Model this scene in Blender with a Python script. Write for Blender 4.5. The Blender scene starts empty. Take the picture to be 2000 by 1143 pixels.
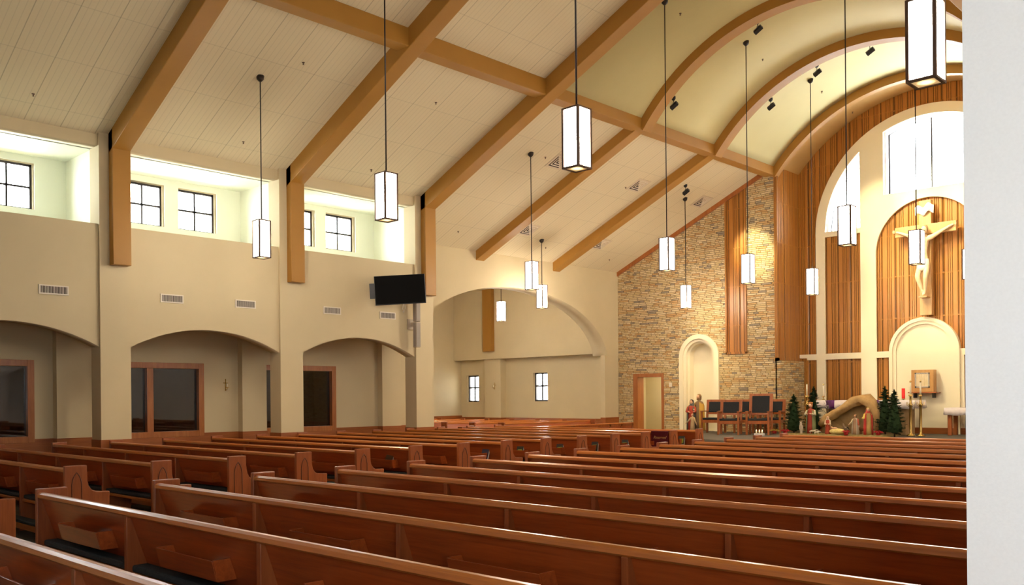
import bpy, bmesh, math, random
from mathutils import Vector, Matrix
random.seed(7)
PI = math.pi
scene = bpy.context.scene
COL = scene.collection

# ------------------------------------------------------------------ camera
HC = 1.6305
YAW, PITCH, ROLL, FPX, PPY = .7668, -.0001, -.0092, 1756.2, 775.0
cam_data = bpy.data.cameras.new('camera'); cam = bpy.data.objects.new('camera', cam_data); COL.objects.link(cam)
_a = Vector((-math.sin(YAW), math.cos(YAW), 0)); _r = Vector((math.cos(YAW), math.sin(YAW), 0)); _u = Vector((0, 0, 1))
_a2 = _a*math.cos(PITCH)+_u*math.sin(PITCH); _u2 = _u*math.cos(PITCH)-_a*math.sin(PITCH)
_r3 = _r*math.cos(ROLL)+_u2*math.sin(ROLL); _u3 = _u2*math.cos(ROLL)-_r*math.sin(ROLL)
m = Matrix((( _r3.x, _u3.x, -_a2.x, 0), (_r3.y, _u3.y, -_a2.y, 0), (_r3.z, _u3.z, -_a2.z, HC), (0, 0, 0, 1)))
cam.matrix_world = m
cam_data.sensor_fit = 'HORIZONTAL'; cam_data.sensor_width = 36
cam_data.lens = FPX/2000*36
cam_data.shift_y = (PPY-571.5)/2000
cam_data.clip_start = .05; cam_data.clip_end = 200
scene.camera = cam

# ------------------------------------------------------------------ world, exposure
scene.view_settings.view_transform = 'Standard'; scene.view_settings.look = 'None'
scene.view_settings.gamma = 1; scene.view_settings.exposure = 2.17; scene.view_settings.use_curve_mapping = False
W = bpy.data.worlds.new('overcast_sky'); scene.world = W; W.use_nodes = True
bg = W.node_tree.nodes['Background']; bg.inputs[0].default_value = (.93, .98, .97, 1); bg.inputs[1].default_value = 3.3
_t = W.node_tree; _tc = _t.nodes.new('ShaderNodeTexCoord'); _sx = _t.nodes.new('ShaderNodeSeparateXYZ'); _mr = _t.nodes.new('ShaderNodeMapRange')
_t.links.new(_tc.outputs['Generated'], _sx.inputs[0]); _t.links.new(_sx.outputs[0], _mr.inputs['Value'])   # thin cloud, brighter towards the hidden sun at -x
_mr.inputs['From Min'].default_value = .6; _mr.inputs['From Max'].default_value = -.95; _mr.inputs['To Min'].default_value = 2.3; _mr.inputs['To Max'].default_value = 10.0
_t.links.new(_mr.outputs[0], bg.inputs[1])
LAMP_E = 16.0       # emission of the pendant panes
SPOT_W = 240.0      # each ceiling spotlight
def area_light(name, loc, rot, sx, sy, portal=True, power=0, color=(1, 1, 1)):
    d = bpy.data.lights.new(name, 'AREA'); d.shape = 'RECTANGLE'; d.size = sx; d.size_y = sy; d.energy = power; d.color = color
    if portal: d.cycles.is_portal = True
    o = bpy.data.objects.new(name, d); o.location = loc; o.rotation_euler = rot; COL.objects.link(o); return o
# daylight enters through these openings (sky portals)
X0 = -9.03; XA = -17.153; XW = -18.85; YA = 6.756; BAY = 3.82; CW = .566; YF = 24.867; YB = 26.371
XR = 2*X0
for i in range(-1, 3):
    c = YA+(i-1)*BAY+CW+(BAY-CW)/2
    area_light('daylight_portal', (XW-.2, c, 5.84), (0, -PI/2, 0), 1.2, 2.4)
    area_light('daylight_portal', (XR-XW+.2, c, 5.84), (0, PI/2, 0), 1.2, 2.4)
area_light('daylight_portal', (-9.1, YB+.6, 8.0), (-PI/2, 0, 0), 6.2, 3.4)
area_light('daylight_portal', (1.15, .3, 2.05), (0, PI/2, 0), 2.4, 2.5)  # portal of the added right aisle window

# ------------------------------------------------------------------ mesh helpers
class MB:
    def __init__(s): s.v = []; s.f = []; s.sm = []
    def add(s, vs, fs, smooth=False):
        n = len(s.v); s.v += [tuple(p) for p in vs]; s.f += [tuple(i+n for i in f) for f in fs]; s.sm += [smooth]*len(fs); return s
    def box(s, x0, x1, y0, y1, z0, z1, M=None):
        P = [(x0, y0, z0), (x1, y0, z0), (x1, y1, z0), (x0, y1, z0), (x0, y0, z1), (x1, y0, z1), (x1, y1, z1), (x0, y1, z1)]
        if M is not None: P = [M @ Vector(p) for p in P]
        return s.add(P, [(0, 3, 2, 1), (4, 5, 6, 7), (0, 1, 5, 4), (1, 2, 6, 5), (2, 3, 7, 6), (3, 0, 4, 7)])
    def prism(s, poly, ax, a, b):
        # convex-ish polygon given in the two other axes, extruded along ax from a to b
        def P(u, v, t): return {'x': (t, u, v), 'y': (u, t, v), 'z': (u, v, t)}[ax]
        n = len(poly)
        vs = [P(u, v, a) for u, v in poly]+[P(u, v, b) for u, v in poly]
        fs = [tuple(range(n-1, -1, -1)), tuple(range(n, 2*n))]+[(i, (i+1) % n, n+(i+1) % n, n+i) for i in range(n)]
        return s.add(vs, fs)
    def strip(s, inner, outer, ax, a, b):
        # band between two polylines of equal count, extruded along ax
        def P(u, v, t): return {'x': (t, u, v), 'y': (u, t, v), 'z': (u, v, t)}[ax]
        n = len(inner); vs = []
        for t in (a, b):
            vs += [P(u, v, t) for u, v in inner]; vs += [P(u, v, t) for u, v in outer]
        fs = []
        for i in range(n-1):
            fs += [(i, i+1, n+i+1, n+i), (2*n+i, 3*n+i, 3*n+i+1, 2*n+i+1), (i, 2*n+i, 2*n+i+1, i+1), (n+i, n+i+1, 3*n+i+1, 3*n+i)]
        fs += [(0, n, 3*n, 2*n), (n-1, 3*n-1, 4*n-1, 2*n-1)]
        return s.add(vs, fs)
    def tube(s, pts, r, n=8, cap=True):
        pts = [Vector(p) for p in pts]; rs = r if isinstance(r, (list, tuple)) else [r]*len(pts)
        vs = []; fs = []
        for i, p in enumerate(pts):
            d = (pts[min(i+1, len(pts)-1)]-pts[max(i-1, 0)]).normalized()
            up = Vector((0, 0, 1)) if abs(d.z) < .95 else Vector((1, 0, 0))
            e1 = d.cross(up).normalized(); e2 = d.cross(e1)
            for k in range(n):
                t = 2*PI*k/n; vs.append(p+e1*math.cos(t)*rs[i]+e2*math.sin(t)*rs[i])
        for i in range(len(pts)-1):
            for k in range(n): fs.append((i*n+k, i*n+(k+1) % n, (i+1)*n+(k+1) % n, (i+1)*n+k))
        if cap: fs += [tuple(range(n)), tuple(range((len(pts)-1)*n+n-1, (len(pts)-1)*n-1, -1))]
        return s.add(vs, fs, True)
    def lathe(s, prof, n=16, c=(0, 0), sx=1, sy=1):
        vs = []; fs = []; m_ = len(prof)
        for r, z in prof:
            for k in range(n):
                t = 2*PI*k/n; vs.append((c[0]+r*math.cos(t)*sx, c[1]+r*math.sin(t)*sy, z))
        for i in range(m_-1):
            for k in range(n): fs.append((i*n+k, i*n+(k+1) % n, (i+1)*n+(k+1) % n, (i+1)*n+k))
        fs += [tuple(range(n-1, -1, -1)), tuple(range((m_-1)*n, m_*n))]
        return s.add(vs, fs, True)
    def loft(s, rings, n=18, fold=0, seed=0):
        # rings: (cx, cy, z, rx, ry); fold = depth of cloth folds
        vs = []; fs = []
        for cx, cy, z, rx, ry in rings:
            for k in range(n):
                t = 2*PI*k/n; w = 1+fold*math.sin(t*7+seed+z*3)*(1 if rx > .05 else .3)
                vs.append((cx+rx*math.cos(t)*w, cy+ry*math.sin(t)*w, z))
        for i in range(len(rings)-1):
            for k in range(n): fs.append((i*n+k, i*n+(k+1) % n, (i+1)*n+(k+1) % n, (i+1)*n+k))
        fs += [tuple(range(n-1, -1, -1)), tuple(range((len(rings)-1)*n, len(rings)*n))]
        return s.add(vs, fs, True)
    def ball(s, c, r, n=12, sc=(1, 1, 1)):
        vs = []; fs = []; mrow = n//2
        for i in range(1, mrow):
            ph = PI*i/mrow
            for k in range(n):
                t = 2*PI*k/n; vs.append((c[0]+r*sc[0]*math.sin(ph)*math.cos(t), c[1]+r*sc[1]*math.sin(ph)*math.sin(t), c[2]+r*sc[2]*math.cos(ph)))
        vs += [(c[0], c[1], c[2]+r*sc[2]), (c[0], c[1], c[2]-r*sc[2])]
        for i in range(mrow-2):
            for k in range(n): fs.append((i*n+k, (i+1)*n+k, (i+1)*n+(k+1) % n, i*n+(k+1) % n))
        T = len(vs)-2
        for k in range(n): fs.append((T, k, (k+1) % n)); fs.append((T+1, (mrow-2)*n+(k+1) % n, (mrow-2)*n+k))
        return s.add(vs, fs, True)
    def xf(s, M): s.v = [tuple(M @ Vector(p)) for p in s.v]; return s
    def build(s, name, mat, parent=None, bevel=0, loc=None, rz=0):
        me = bpy.data.meshes.new(name); me.from_pydata(s.v, [], s.f); me.update()
        bm = bmesh.new(); bm.from_mesh(me); bmesh.ops.recalc_face_normals(bm, faces=bm.faces); bm.to_mesh(me); bm.free()
        if len(me.polygons) == len(s.sm):
            for p, q in zip(me.polygons, s.sm): p.use_smooth = q
        return link(name, me, mat, parent, bevel, loc, rz)
def link(name, me, mat, parent=None, bevel=0, loc=None, rz=0):
    o = bpy.data.objects.new(name, me); COL.objects.link(o)
    for mm in (mat if isinstance(mat, (list, tuple)) else [mat]): me.materials.append(mm)
    if parent is not None: o.parent = parent
    if loc is not None: o.location = loc
    o.rotation_euler.z = rz
    if bevel:
        b = o.modifiers.new('bevel', 'BEVEL'); b.width = bevel; b.segments = 2; b.limit_method = 'ANGLE'
    return o
def arc(cx, cz, r, a0, a1, n=24, rz=None):
    rz = r if rz is None else rz
    return [(cx+r*math.cos(math.radians(a0+(a1-a0)*i/n)), cz+rz*math.sin(math.radians(a0+(a1-a0)*i/n))) for i in range(n+1)]
def plate(name, mat, ax, a, b, outer, holes=(), parent=None):
    # flat slab with openings: filled 2D curve, extruded
    cu = bpy.data.curves.new('tmp', 'CURVE'); cu.dimensions = '2D'; cu.fill_mode = 'BOTH'; cu.extrude = abs(b-a)/2
    for poly in [outer]+list(holes):
        sp = cu.splines.new('POLY'); sp.points.add(len(poly)-1); sp.use_cyclic_u = True
        for p, q in zip(sp.points, poly): p.co = (q[0], q[1], 0, 1)
    t = bpy.data.objects.new('tmp', cu); COL.objects.link(t)
    dg = bpy.context.evaluated_depsgraph_get(); me = bpy.data.meshes.new_from_object(t.evaluated_get(dg))
    bpy.data.objects.remove(t); bpy.data.curves.remove(cu)
    mid = (a+b)/2
    for v in me.vertices:
        x, y, z = v.co
        v.co = {'x': (mid+z, x, y), 'y': (x, mid+z, y), 'z': (x, y, mid+z)}[ax]
    bm = bmesh.new(); bm.from_mesh(me); bmesh.ops.remove_doubles(bm, verts=bm.verts, dist=1e-5)
    bmesh.ops.recalc_face_normals(bm, faces=bm.faces); bm.to_mesh(me); bm.free()
    me.name = name; me.materials.clear()
    return link(name, me, mat, parent)
def text_mesh(txt, size, depth=.002):
    cu = bpy.data.curves.new('tmp', 'FONT'); cu.body = txt; cu.size = size; cu.extrude = depth; cu.align_x = 'CENTER'; cu.align_y = 'CENTER'
    cu.shear = .4
    t = bpy.data.objects.new('tmp', cu); COL.objects.link(t)
    dg = bpy.context.evaluated_depsgraph_get(); me = bpy.data.meshes.new_from_object(t.evaluated_get(dg))
    bpy.data.objects.remove(t); bpy.data.curves.remove(cu); return me
def skin_body(edges, verts, radii, sub=2):
    me = bpy.data.meshes.new('tmp'); me.from_pydata(verts, edges, []); o = bpy.data.objects.new('tmp', me); COL.objects.link(o)
    o.modifiers.new('skin', 'SKIN')
    if not me.skin_vertices:
        bm = bmesh.new(); bm.from_mesh(me); bm.verts.layers.skin.verify(); bm.to_mesh(me); bm.free()
    for sv, r in zip(me.skin_vertices[0].data, radii):
        sv.radius = (r, r) if not isinstance(r, tuple) else r
    me.skin_vertices[0].data[0].use_root = True
    ss = o.modifiers.new('sub', 'SUBSURF'); ss.levels = sub; ss.render_levels = sub
    dg = bpy.context.evaluated_depsgraph_get(); m2 = bpy.data.meshes.new_from_object(o.evaluated_get(dg))
    bpy.data.objects.remove(o); bpy.data.meshes.remove(me)
    for p in m2.polygons: p.use_smooth = True
    m2.materials.clear(); return m2
def tag(o, label=None, cat=None, group=None, kind=None):
    if label: o['label'] = label
    if cat: o['category'] = cat
    if group: o['group'] = group
    if kind: o['kind'] = kind
    return o
def thing(name, label, cat, loc=(0, 0, 0), rz=0, group=None):
    o = bpy.data.objects.new(name, None); COL.objects.link(o); o.location = loc; o.rotation_euler.z = rz
    o.empty_display_size = .1
    return tag(o, label, cat, group)
def copy_tree(o, parent=None):
    c = o.copy(); COL.objects.link(c); c.parent = parent
    for ch in list(o.children): copy_tree(ch, c)
    return c

# ------------------------------------------------------------------ materials
def mat(name, color, rough=.6, spec=.5, metal=0, emit=None, es=0, coat=0, alpha=None):
    m_ = bpy.data.materials.new(name); m_.use_nodes = True; b = m_.node_tree.nodes['Principled BSDF']
    b.inputs['Base Color'].default_value = (*color, 1); b.inputs['Roughness'].default_value = rough
    b.inputs['Specular IOR Level'].default_value = spec; b.inputs['Metallic'].default_value = metal
    b.inputs['Coat Weight'].default_value = coat
    if emit: b.inputs['Emission Color'].default_value = (*emit, 1); b.inputs['Emission Strength'].default_value = es
    return m_
class NT:
    def __init__(s, m_): s.t = m_.node_tree; s.b = s.t.nodes['Principled BSDF']
    def n(s, typ, **kw):
        x = s.t.nodes.new(typ)
        for k, v in kw.items():
            if k.startswith('i_'): x.inputs[k[2:]].default_value = v
            else: setattr(x, k, v)
        return x
    def l(s, a, b): s.t.links.new(a, b)
    def math(s, op, a, b=None):
        x = s.t.nodes.new('ShaderNodeMath'); x.operation = op
        for i, q in enumerate((a, b)):
            if q is None: continue
            if isinstance(q, (int, float)): x.inputs[i].default_value = q
            else: s.l(q, x.inputs[i])
        return x.outputs[0]
    def ramp(s, fac, stops, interp='LINEAR'):
        x = s.t.nodes.new('ShaderNodeValToRGB'); x.color_ramp.interpolation = interp
        el = x.color_ramp.elements
        el[0].position = stops[0][0]; el[0].color = (*stops[0][1], 1); el[1].position = stops[-1][0]; el[1].color = (*stops[-1][1], 1)
        for p, c in stops[1:-1]: e = el.new(p); e.color = (*c, 1)
        s.l(fac, x.inputs[0]); return x.outputs[0]
    def bump(s, h, strength=.3, dist=.01):
        x = s.t.nodes.new('ShaderNodeBump'); x.inputs['Strength'].default_value = strength; x.inputs['Distance'].default_value = dist
        s.l(h, x.inputs['Height']); s.l(x.outputs[0], s.b.inputs['Normal'])
def noise_mat(name, c1, c2, scale=(3, 3, 3), nscale=4, rough=.6, spec=.5, coat=0, bump=0, detail=6, distortion=0):
    m_ = mat(name, c1, rough, spec, coat=coat); T = NT(m_)
    tc = T.n('ShaderNodeTexCoord'); mp = T.n('ShaderNodeMapping'); mp.inputs['Scale'].default_value = scale
    T.l(tc.outputs['Object'], mp.inputs[0])
    nz = T.n('ShaderNodeTexNoise'); nz.inputs['Scale'].default_value = nscale; nz.inputs['Detail'].default_value = detail; nz.inputs['Distortion'].default_value = distortion
    T.l(mp.outputs[0], nz.inputs['Vector'])
    T.l(T.ramp(nz.outputs[0], [(.3, c1), (.7, c2)]), T.b.inputs['Base Color'])
    if bump: T.bump(nz.outputs[0], bump, .01)
    return m_
# walls: warm cream paint with fine roller texture
M_wall = noise_mat('cream_paint', (.585, .495, .315), (.62, .525, .335), (1, 1, 1), 1.2, .75, .3)
M_cream2 = noise_mat('pale_cream_paint', (.80, .72, .52), (.83, .75, .55), (1, 1, 1), 1.5, .7, .3)
M_recess = mat('recess_paint', (.84, .86, .72), .7)
M_white = noise_mat('white_paint', (.86, .86, .87), (.89, .89, .90), (6, 6, 6), 20, .7, .3, bump=.05)
M_vault = noise_mat('vault_paint', (.60, .53, .27), (.62, .55, .285), (1, 1, 1), 1.5, .7, .3)
M_vaultband = noise_mat('golden_brown_paint', (.42, .25, .08), (.44, .26, .085), (1, 1, 1), 2, .6, .4)
M_beam = noise_mat('caramel_brown_paint', (.355, .172, .028), (.38, .186, .031), (1, 1, 1), 2, .5, .4)
# polished pew oak: grain runs along x
def wood(name, ca, cb, cc, scale=(.8, 14, 14), rough=.3, coat=.3, spec=.5):
    m_ = mat(name, ca, rough, spec, coat=coat); T = NT(m_); T.b.inputs['Coat Roughness'].default_value = .15
    tc = T.n('ShaderNodeTexCoord'); mp = T.n('ShaderNodeMapping'); mp.inputs['Scale'].default_value = scale
    T.l(tc.outputs['Object'], mp.inputs[0])
    n1 = T.n('ShaderNodeTexNoise'); n1.inputs['Scale'].default_value = 1.6; n1.inputs['Detail'].default_value = 8; n1.inputs['Distortion'].default_value = .8
    n2 = T.n('ShaderNodeTexNoise'); n2.inputs['Scale'].default_value = 9; n2.inputs['Detail'].default_value = 3
    T.l(mp.outputs[0], n1.inputs['Vector']); T.l(mp.outputs[0], n2.inputs['Vector'])
    f_ = T.math('ADD', T.math('MULTIPLY', n1.outputs[0], .7), T.math('MULTIPLY', n2.outputs[0], .3))
    T.l(T.ramp(f_, [(.32, cb), (.5, ca), (.68, cc)]), T.b.inputs['Base Color'])
    return m_
M_pew = wood('pew_oak', (.35, .070, .013), (.24, .045, .009), (.42, .090, .018))
M_pewend = wood('pew_end_oak', (.28, .070, .017), (.21, .050, .012), (.34, .09, .023), (10, 10, .9), .35, .15)
M_rail = wood('pew_rail_oak', (.46, .140, .024), (.36, .10, .016), (.54, .18, .034), (.8, 20, 20), .28, .25)
M_trim = wood('door_oak', (.36, .115, .025), (.28, .085, .018), (.42, .15, .035), (8, 8, .8), .35, .2)
M_cap = wood('wainscot_oak', (.30, .085, .018), (.24, .065, .014), (.36, .11, .026), (.8, .8, 12), .4, .1)
M_groove = mat('dark_groove_wood', (.09, .022, .008), .5)
M_chair = wood('chair_wood', (.34, .095, .022), (.26, .07, .015), (.40, .125, .03), (8, 8, 1), .35, .2)
M_black = mat('black_plastic', (.006, .006, .007), .35)
M_bronze = mat('bronze_metal', (.11, .06, .038), .45, metal=.3)
M_rodm = mat('dark_rod', (.03, .022, .018), .45, metal=.5)
M_charc = noise_mat('charcoal_cloth', (.022, .024, .028), (.03, .032, .036), (1, 1, 1), 60, .9, .2)
M_cush = noise_mat('slate_cushion', (.032, .038, .042), (.045, .052, .056), (1, 1, 1), 40, .9, .2)
M_gold = mat('brass', (.62, .43, .14), .25, metal=1)
M_candle = mat('candle_wax', (.85, .78, .6), .5)
M_cloth = noise_mat('white_linen', (.72, .66, .66), (.78, .72, .72), (1, 1, 1), 6, .8, .2)
M_purple = mat('purple_cloth', (.10, .012, .12), .7)
M_stonedark = noise_mat('altar_stone', (.30, .19, .09), (.42, .28, .14), (1, 1, 1), 6, .8, .3, bump=.3)
M_vent = mat('vent_white', (.72, .66, .56), .5)
M_ventdark = mat('vent_dark', (.05, .035, .03), .8)
M_red = mat('red_glass', (.5, .01, .01), .15, emit=(1, .03, .02), es=.08)
M_flame = mat('flame', (1, .6, .2), .5, emit=(1, .55, .15), es=4)
M_frame = mat('window_frame_dark', (.035, .03, .032), .4)
M_pages = mat('book_pages', (.75, .70, .58), .8)
# stacked ledger stone
def stone_mat():
    m_ = mat('stacked_stone', (.5, .38, .2), .85, .3); T = NT(m_)
    tc = T.n('ShaderNodeTexCoord'); sp = T.n('ShaderNodeSeparateXYZ'); T.l(tc.outputs['Object'], sp.inputs[0])
    u = T.math('ADD', sp.outputs[0], sp.outputs[1])
    nz = T.n('ShaderNodeTexNoise'); nz.inputs['Scale'].default_value = .9; T.l(tc.outputs['Object'], nz.inputs['Vector'])
    zz = T.math('ADD', T.math('DIVIDE', sp.outputs[2], .058), T.math('MULTIPLY', nz.outputs[0], 1.6))
    row = T.math('FLOOR', zz)
    w1 = T.n('ShaderNodeTexWhiteNoise', noise_dimensions='1D'); T.l(row, w1.inputs['W'])
    wid = T.math('ADD', .12, T.math('MULTIPLY', w1.outputs[0], .30))
    uu = T.math('ADD', T.math('DIVIDE', u, wid), T.math('MULTIPLY', w1.outputs[0], 37.3))
    col = T.math('FLOOR', uu)
    cv = T.n('ShaderNodeCombineXYZ'); T.l(row, cv.inputs[0]); T.l(col, cv.inputs[1])
    w2 = T.n('ShaderNodeTexWhiteNoise', noise_dimensions='2D'); T.l(cv.outputs[0], w2.inputs['Vector'])
    base = T.ramp(w2.outputs[0], [(0, (.30, .24, .17)), (.07, (.34, .28, .20)), (.10, (.55, .41, .20)), (.38, (.62, .48, .26)), (.50, (.56, .36, .16)), (.62, (.52, .31, .13)), (.70, (.60, .46, .25)), (.86, (.68, .55, .33)), (1, (.55, .42, .23))], 'LINEAR')
    n3 = T.n('ShaderNodeTexNoise'); n3.inputs['Scale'].default_value = 22; n3.inputs['Detail'].default_value = 4; T.l(tc.outputs['Object'], n3.inputs['Vector'])
    fz = T.math('FRACT', zz); fu = T.math('FRACT', uu)
    ez = T.math('MINIMUM', fz, T.math('SUBTRACT', 1, fz)); eu = T.math('MINIMUM', fu, T.math('SUBTRACT', 1, fu))
    e = T.math('MINIMUM', T.math('MULTIPLY', ez, 6), T.math('MULTIPLY', eu, 14))
    e = T.math('MINIMUM', e, 1)
    mx = T.n('ShaderNodeMix', data_type='RGBA', blend_type='MULTIPLY'); mx.inputs[0].default_value = 1
    k = T.math('ADD', .42, T.math('MULTIPLY', e, .58)); k = T.math('MULTIPLY', k, T.math('ADD', .72, T.math('MULTIPLY', n3.outputs[0], .55)))  # mortar lines and the thin shadows between stones, darkened into the colour
    cc = T.n('ShaderNodeCombineColor'); T.l(k, cc.inputs[0]); T.l(k, cc.inputs[1]); T.l(k, cc.inputs[2])
    T.l(base, mx.inputs[6]); T.l(cc.outputs[0], mx.inputs[7]); T.l(mx.outputs[2], T.b.inputs['Base Color'])
    h = T.math('ADD', T.math('MULTIPLY', e, .6), T.math('MULTIPLY', w2.outputs[0], .5)); T.bump(h, .9, .03)
    return m_
M_stone = stone_mat()
# vertical oak slats of mixed widths
def slat_mat(name, ca, cb, cc):
    m_ = mat(name, ca, .38, .5); T = NT(m_)
    tc = T.n('ShaderNodeTexCoord'); sp = T.n('ShaderNodeSeparateXYZ'); T.l(tc.outputs['Object'], sp.inputs[0])
    u = T.math('ADD', sp.outputs[0], sp.outputs[1])
    w = T.math('ADD', T.math('DIVIDE', u, .088), T.math('MULTIPLY', T.math('SINE', T.math('MULTIPLY', u, 19)), .45))
    col = T.math('FLOOR', w); fr = T.math('FRACT', w)
    jz = T.math('DIVIDE', T.math('SUBTRACT', sp.outputs[2], 4.975), 1.2)
    cvv = T.n('ShaderNodeCombineXYZ'); T.l(col, cvv.inputs[0]); T.l(T.math('FLOOR', jz), cvv.inputs[1])
    w2 = T.n('ShaderNodeTexWhiteNoise', noise_dimensions='2D'); T.l(cvv.outputs[0], w2.inputs['Vector'])
    mp = T.n('ShaderNodeMapping'); mp.inputs['Scale'].default_value = (20, 20, 1.2); T.l(tc.outputs['Object'], mp.inputs[0])
    nz = T.n('ShaderNodeTexNoise'); nz.inputs['Scale'].default_value = 2; nz.inputs['Detail'].default_value = 6; T.l(mp.outputs[0], nz.inputs['Vector'])
    f_ = T.math('ADD', T.math('MULTIPLY', w2.outputs[0], .26), T.math('ADD', .14, T.math('MULTIPLY', nz.outputs[0], .5)))
    base = T.ramp(f_, [(.15, cb), (.5, ca), (.85, cc)])
    e = T.math('MINIMUM', fr, T.math('SUBTRACT', 1, fr)); e = T.math('MINIMUM', T.math('MULTIPLY', e, 6.5), 1)
    jf = T.math('FRACT', jz); je = T.math('MINIMUM', jf, T.math('SUBTRACT', 1, jf)); jj = T.math('MINIMUM', T.math('MULTIPLY', je, 30), 1)
    g = T.math('MAXIMUM', e, T.math('SUBTRACT', 1, jj))   # a flat cross rail closes the grooves at every joint
    k = T.math('ADD', .24, T.math('MULTIPLY', g, .76))
    mx = T.n('ShaderNodeMix', data_type='RGBA', blend_type='MULTIPLY'); mx.inputs[0].default_value = 1
    c3 = T.n('ShaderNodeCombineColor'); T.l(k, c3.inputs[0]); T.l(k, c3.inputs[1]); T.l(k, c3.inputs[2])
    T.l(base, mx.inputs[6]); T.l(c3.outputs[0], mx.inputs[7]); T.l(mx.outputs[2], T.b.inputs['Base Color'])
    T.bump(g, .8, .03)
    return m_
M_slat = slat_mat('oak_slats', (.40, .160, .026), (.29, .095, .014), (.48, .215, .042))
# ceiling: grooved acoustic panels, joints every .61 m along y and 1.22 m up the slope
def ceiling_mat():
    m_ = mat('grooved_ceiling_panel', (.6, .5, .36), .8, .2); T = NT(m_)
    tc = T.n('ShaderNodeTexCoord'); sp = T.n('ShaderNodeSeparateXYZ'); T.l(tc.outputs['Object'], sp.inputs[0])
    def line(c, period, width, off=0):
        f_ = T.math('FRACT', T.math('ADD', T.math('DIVIDE', c, period), off)); d = T.math('MULTIPLY', T.math('MINIMUM', f_, T.math('SUBTRACT', 1, f_)), period)
        return T.math('MINIMUM', T.math('DIVIDE', d, width), 1)
    a = line(sp.outputs[1], .61, .012); b = line(sp.outputs[1], .1017, .010); c = line(sp.outputs[0], 1.12, .012)
    k = T.math('MULTIPLY', T.math('ADD', .68, T.math('MULTIPLY', a, .32)), T.math('ADD', .86, T.math('MULTIPLY', b, .14)))
    k = T.math('MULTIPLY', k, T.math('ADD', .82, T.math('MULTIPLY', c, .18)))
    c3 = T.n('ShaderNodeCombineColor')
    T.l(T.math('MULTIPLY', k, .68), c3.inputs[0]); T.l(T.math('MULTIPLY', k, .59), c3.inputs[1]); T.l(T.math('MULTIPLY', k, .40), c3.inputs[2])
    T.l(c3.outputs[0], T.b.inputs['Base Color']); T.bump(k, .5, .01)
    return m_
M_ceil = ceiling_mat()
M_carpet = noise_mat('grey_carpet', (.105, .092, .078), (.14, .125, .105), (1, 1, 1), 50, .95, .1, bump=.2)
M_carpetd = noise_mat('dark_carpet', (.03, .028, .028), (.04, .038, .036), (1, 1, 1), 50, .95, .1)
def tile_mat():
    m_ = mat('tan_floor_tile', (.4, .3, .18), .35, .5); T = NT(m_)
    tc = T.n('ShaderNodeTexCoord'); br = T.n('ShaderNodeTexBrick'); br.offset = 0
    for k, v in (('Scale', 1), ('Brick Width', .45), ('Row Height', .45), ('Mortar Size', .006)): br.inputs[k].default_value = v
    br.inputs['Color1'].default_value = (.36, .26, .15, 1); br.inputs['Color2'].default_value = (.42, .31, .18, 1); br.inputs['Mortar'].default_value = (.2, .15, .1, 1)
    T.l(tc.outputs['Object'], br.inputs['Vector']); T.l(br.outputs[0], T.b.inputs['Base Color']); return m_
M_tile = tile_mat()
M_pane = mat('frosted_lit_glass', (.9, .9, .9), .4, emit=(1, .86, .70), es=LAMP_E)
M_lens = mat('lamp_lens', (.8, .7, .4), .4, emit=(1, .66, .28), es=2.2)
def lens_grad():
    T = NT(M_lens); tc = T.n('ShaderNodeTexCoord'); ln = T.n('ShaderNodeVectorMath', operation='LENGTH'); mp = T.n('ShaderNodeMapping')
    mp.inputs['Scale'].default_value = (1, 1, 0); T.l(tc.outputs['Object'], mp.inputs[0]); T.l(mp.outputs[0], ln.inputs[0])
    T.l(T.math('ADD', .10, T.math('MULTIPLY', T.math('MAXIMUM', 0, T.math('SUBTRACT', .08, ln.outputs['Value'])), 14)), T.b.inputs['Emission Strength'])
lens_grad()
# clear window glass and dark glass towards the entrance hall
def glass(name, tint, gloss=.08):
    m_ = bpy.data.materials.new(name); m_.use_nodes = True; t = m_.node_tree; t.nodes.clear()
    o = t.nodes.new('ShaderNodeOutputMaterial'); mx = t.nodes.new('ShaderNodeMixShader'); tr = t.nodes.new('ShaderNodeBsdfTransparent'); gl = t.nodes.new('ShaderNodeBsdfGlossy')
    tr.inputs[0].default_value = (*tint, 1); gl.inputs['Roughness'].default_value = .02; mx.inputs[0].default_value = gloss
    t.links.new(tr.outputs[0], mx.inputs[1]); t.links.new(gl.outputs[0], mx.inputs[2]); t.links.new(mx.outputs[0], o.inputs[0]); return m_
M_glass = glass('clear_glass', (.97, .98, 1), .05)
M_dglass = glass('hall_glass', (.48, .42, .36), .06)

# ------------------------------------------------------------------ floor and platform
fl = MB().box(-30, 3, -4, 30, -.1, 0).build('floor', M_tile); tag(fl, kind='structure')
MB().box(-8.3, -.5, -3, 16.9, -.001, .006).build('carpet', M_carpet, fl)
MB().box(-17.1, -10.65, -3, 17.9, -.001, .006).build('carpet', M_carpet, fl)
MB().box(-27, -17.2, 17.95, 23.5, -.001, .0055).build('carpet', M_carpet, fl)
PZ = .48
poly = [(-16.9, YF), (-16.9, 22.6), (-12.6, 20.3), (-11.3, 19.7), (-6.7, 19.7), (-5.4, 20.3), (-1.1, 22.6), (-1.1, YF), (-5.2, YF), (-5.2, YB+.05), (-12.95, YB+.05), (-12.95, YF)]
pf = plate('trim_1', M_carpet, 'z', PZ-.12, PZ, poly); tag(pf, kind='structure')
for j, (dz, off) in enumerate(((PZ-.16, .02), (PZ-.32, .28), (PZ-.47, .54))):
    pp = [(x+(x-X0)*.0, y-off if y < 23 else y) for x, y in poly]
    plate('platform_step', M_carpetd, 'z', dz-.155, dz-.001, pp, parent=pf)

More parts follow.
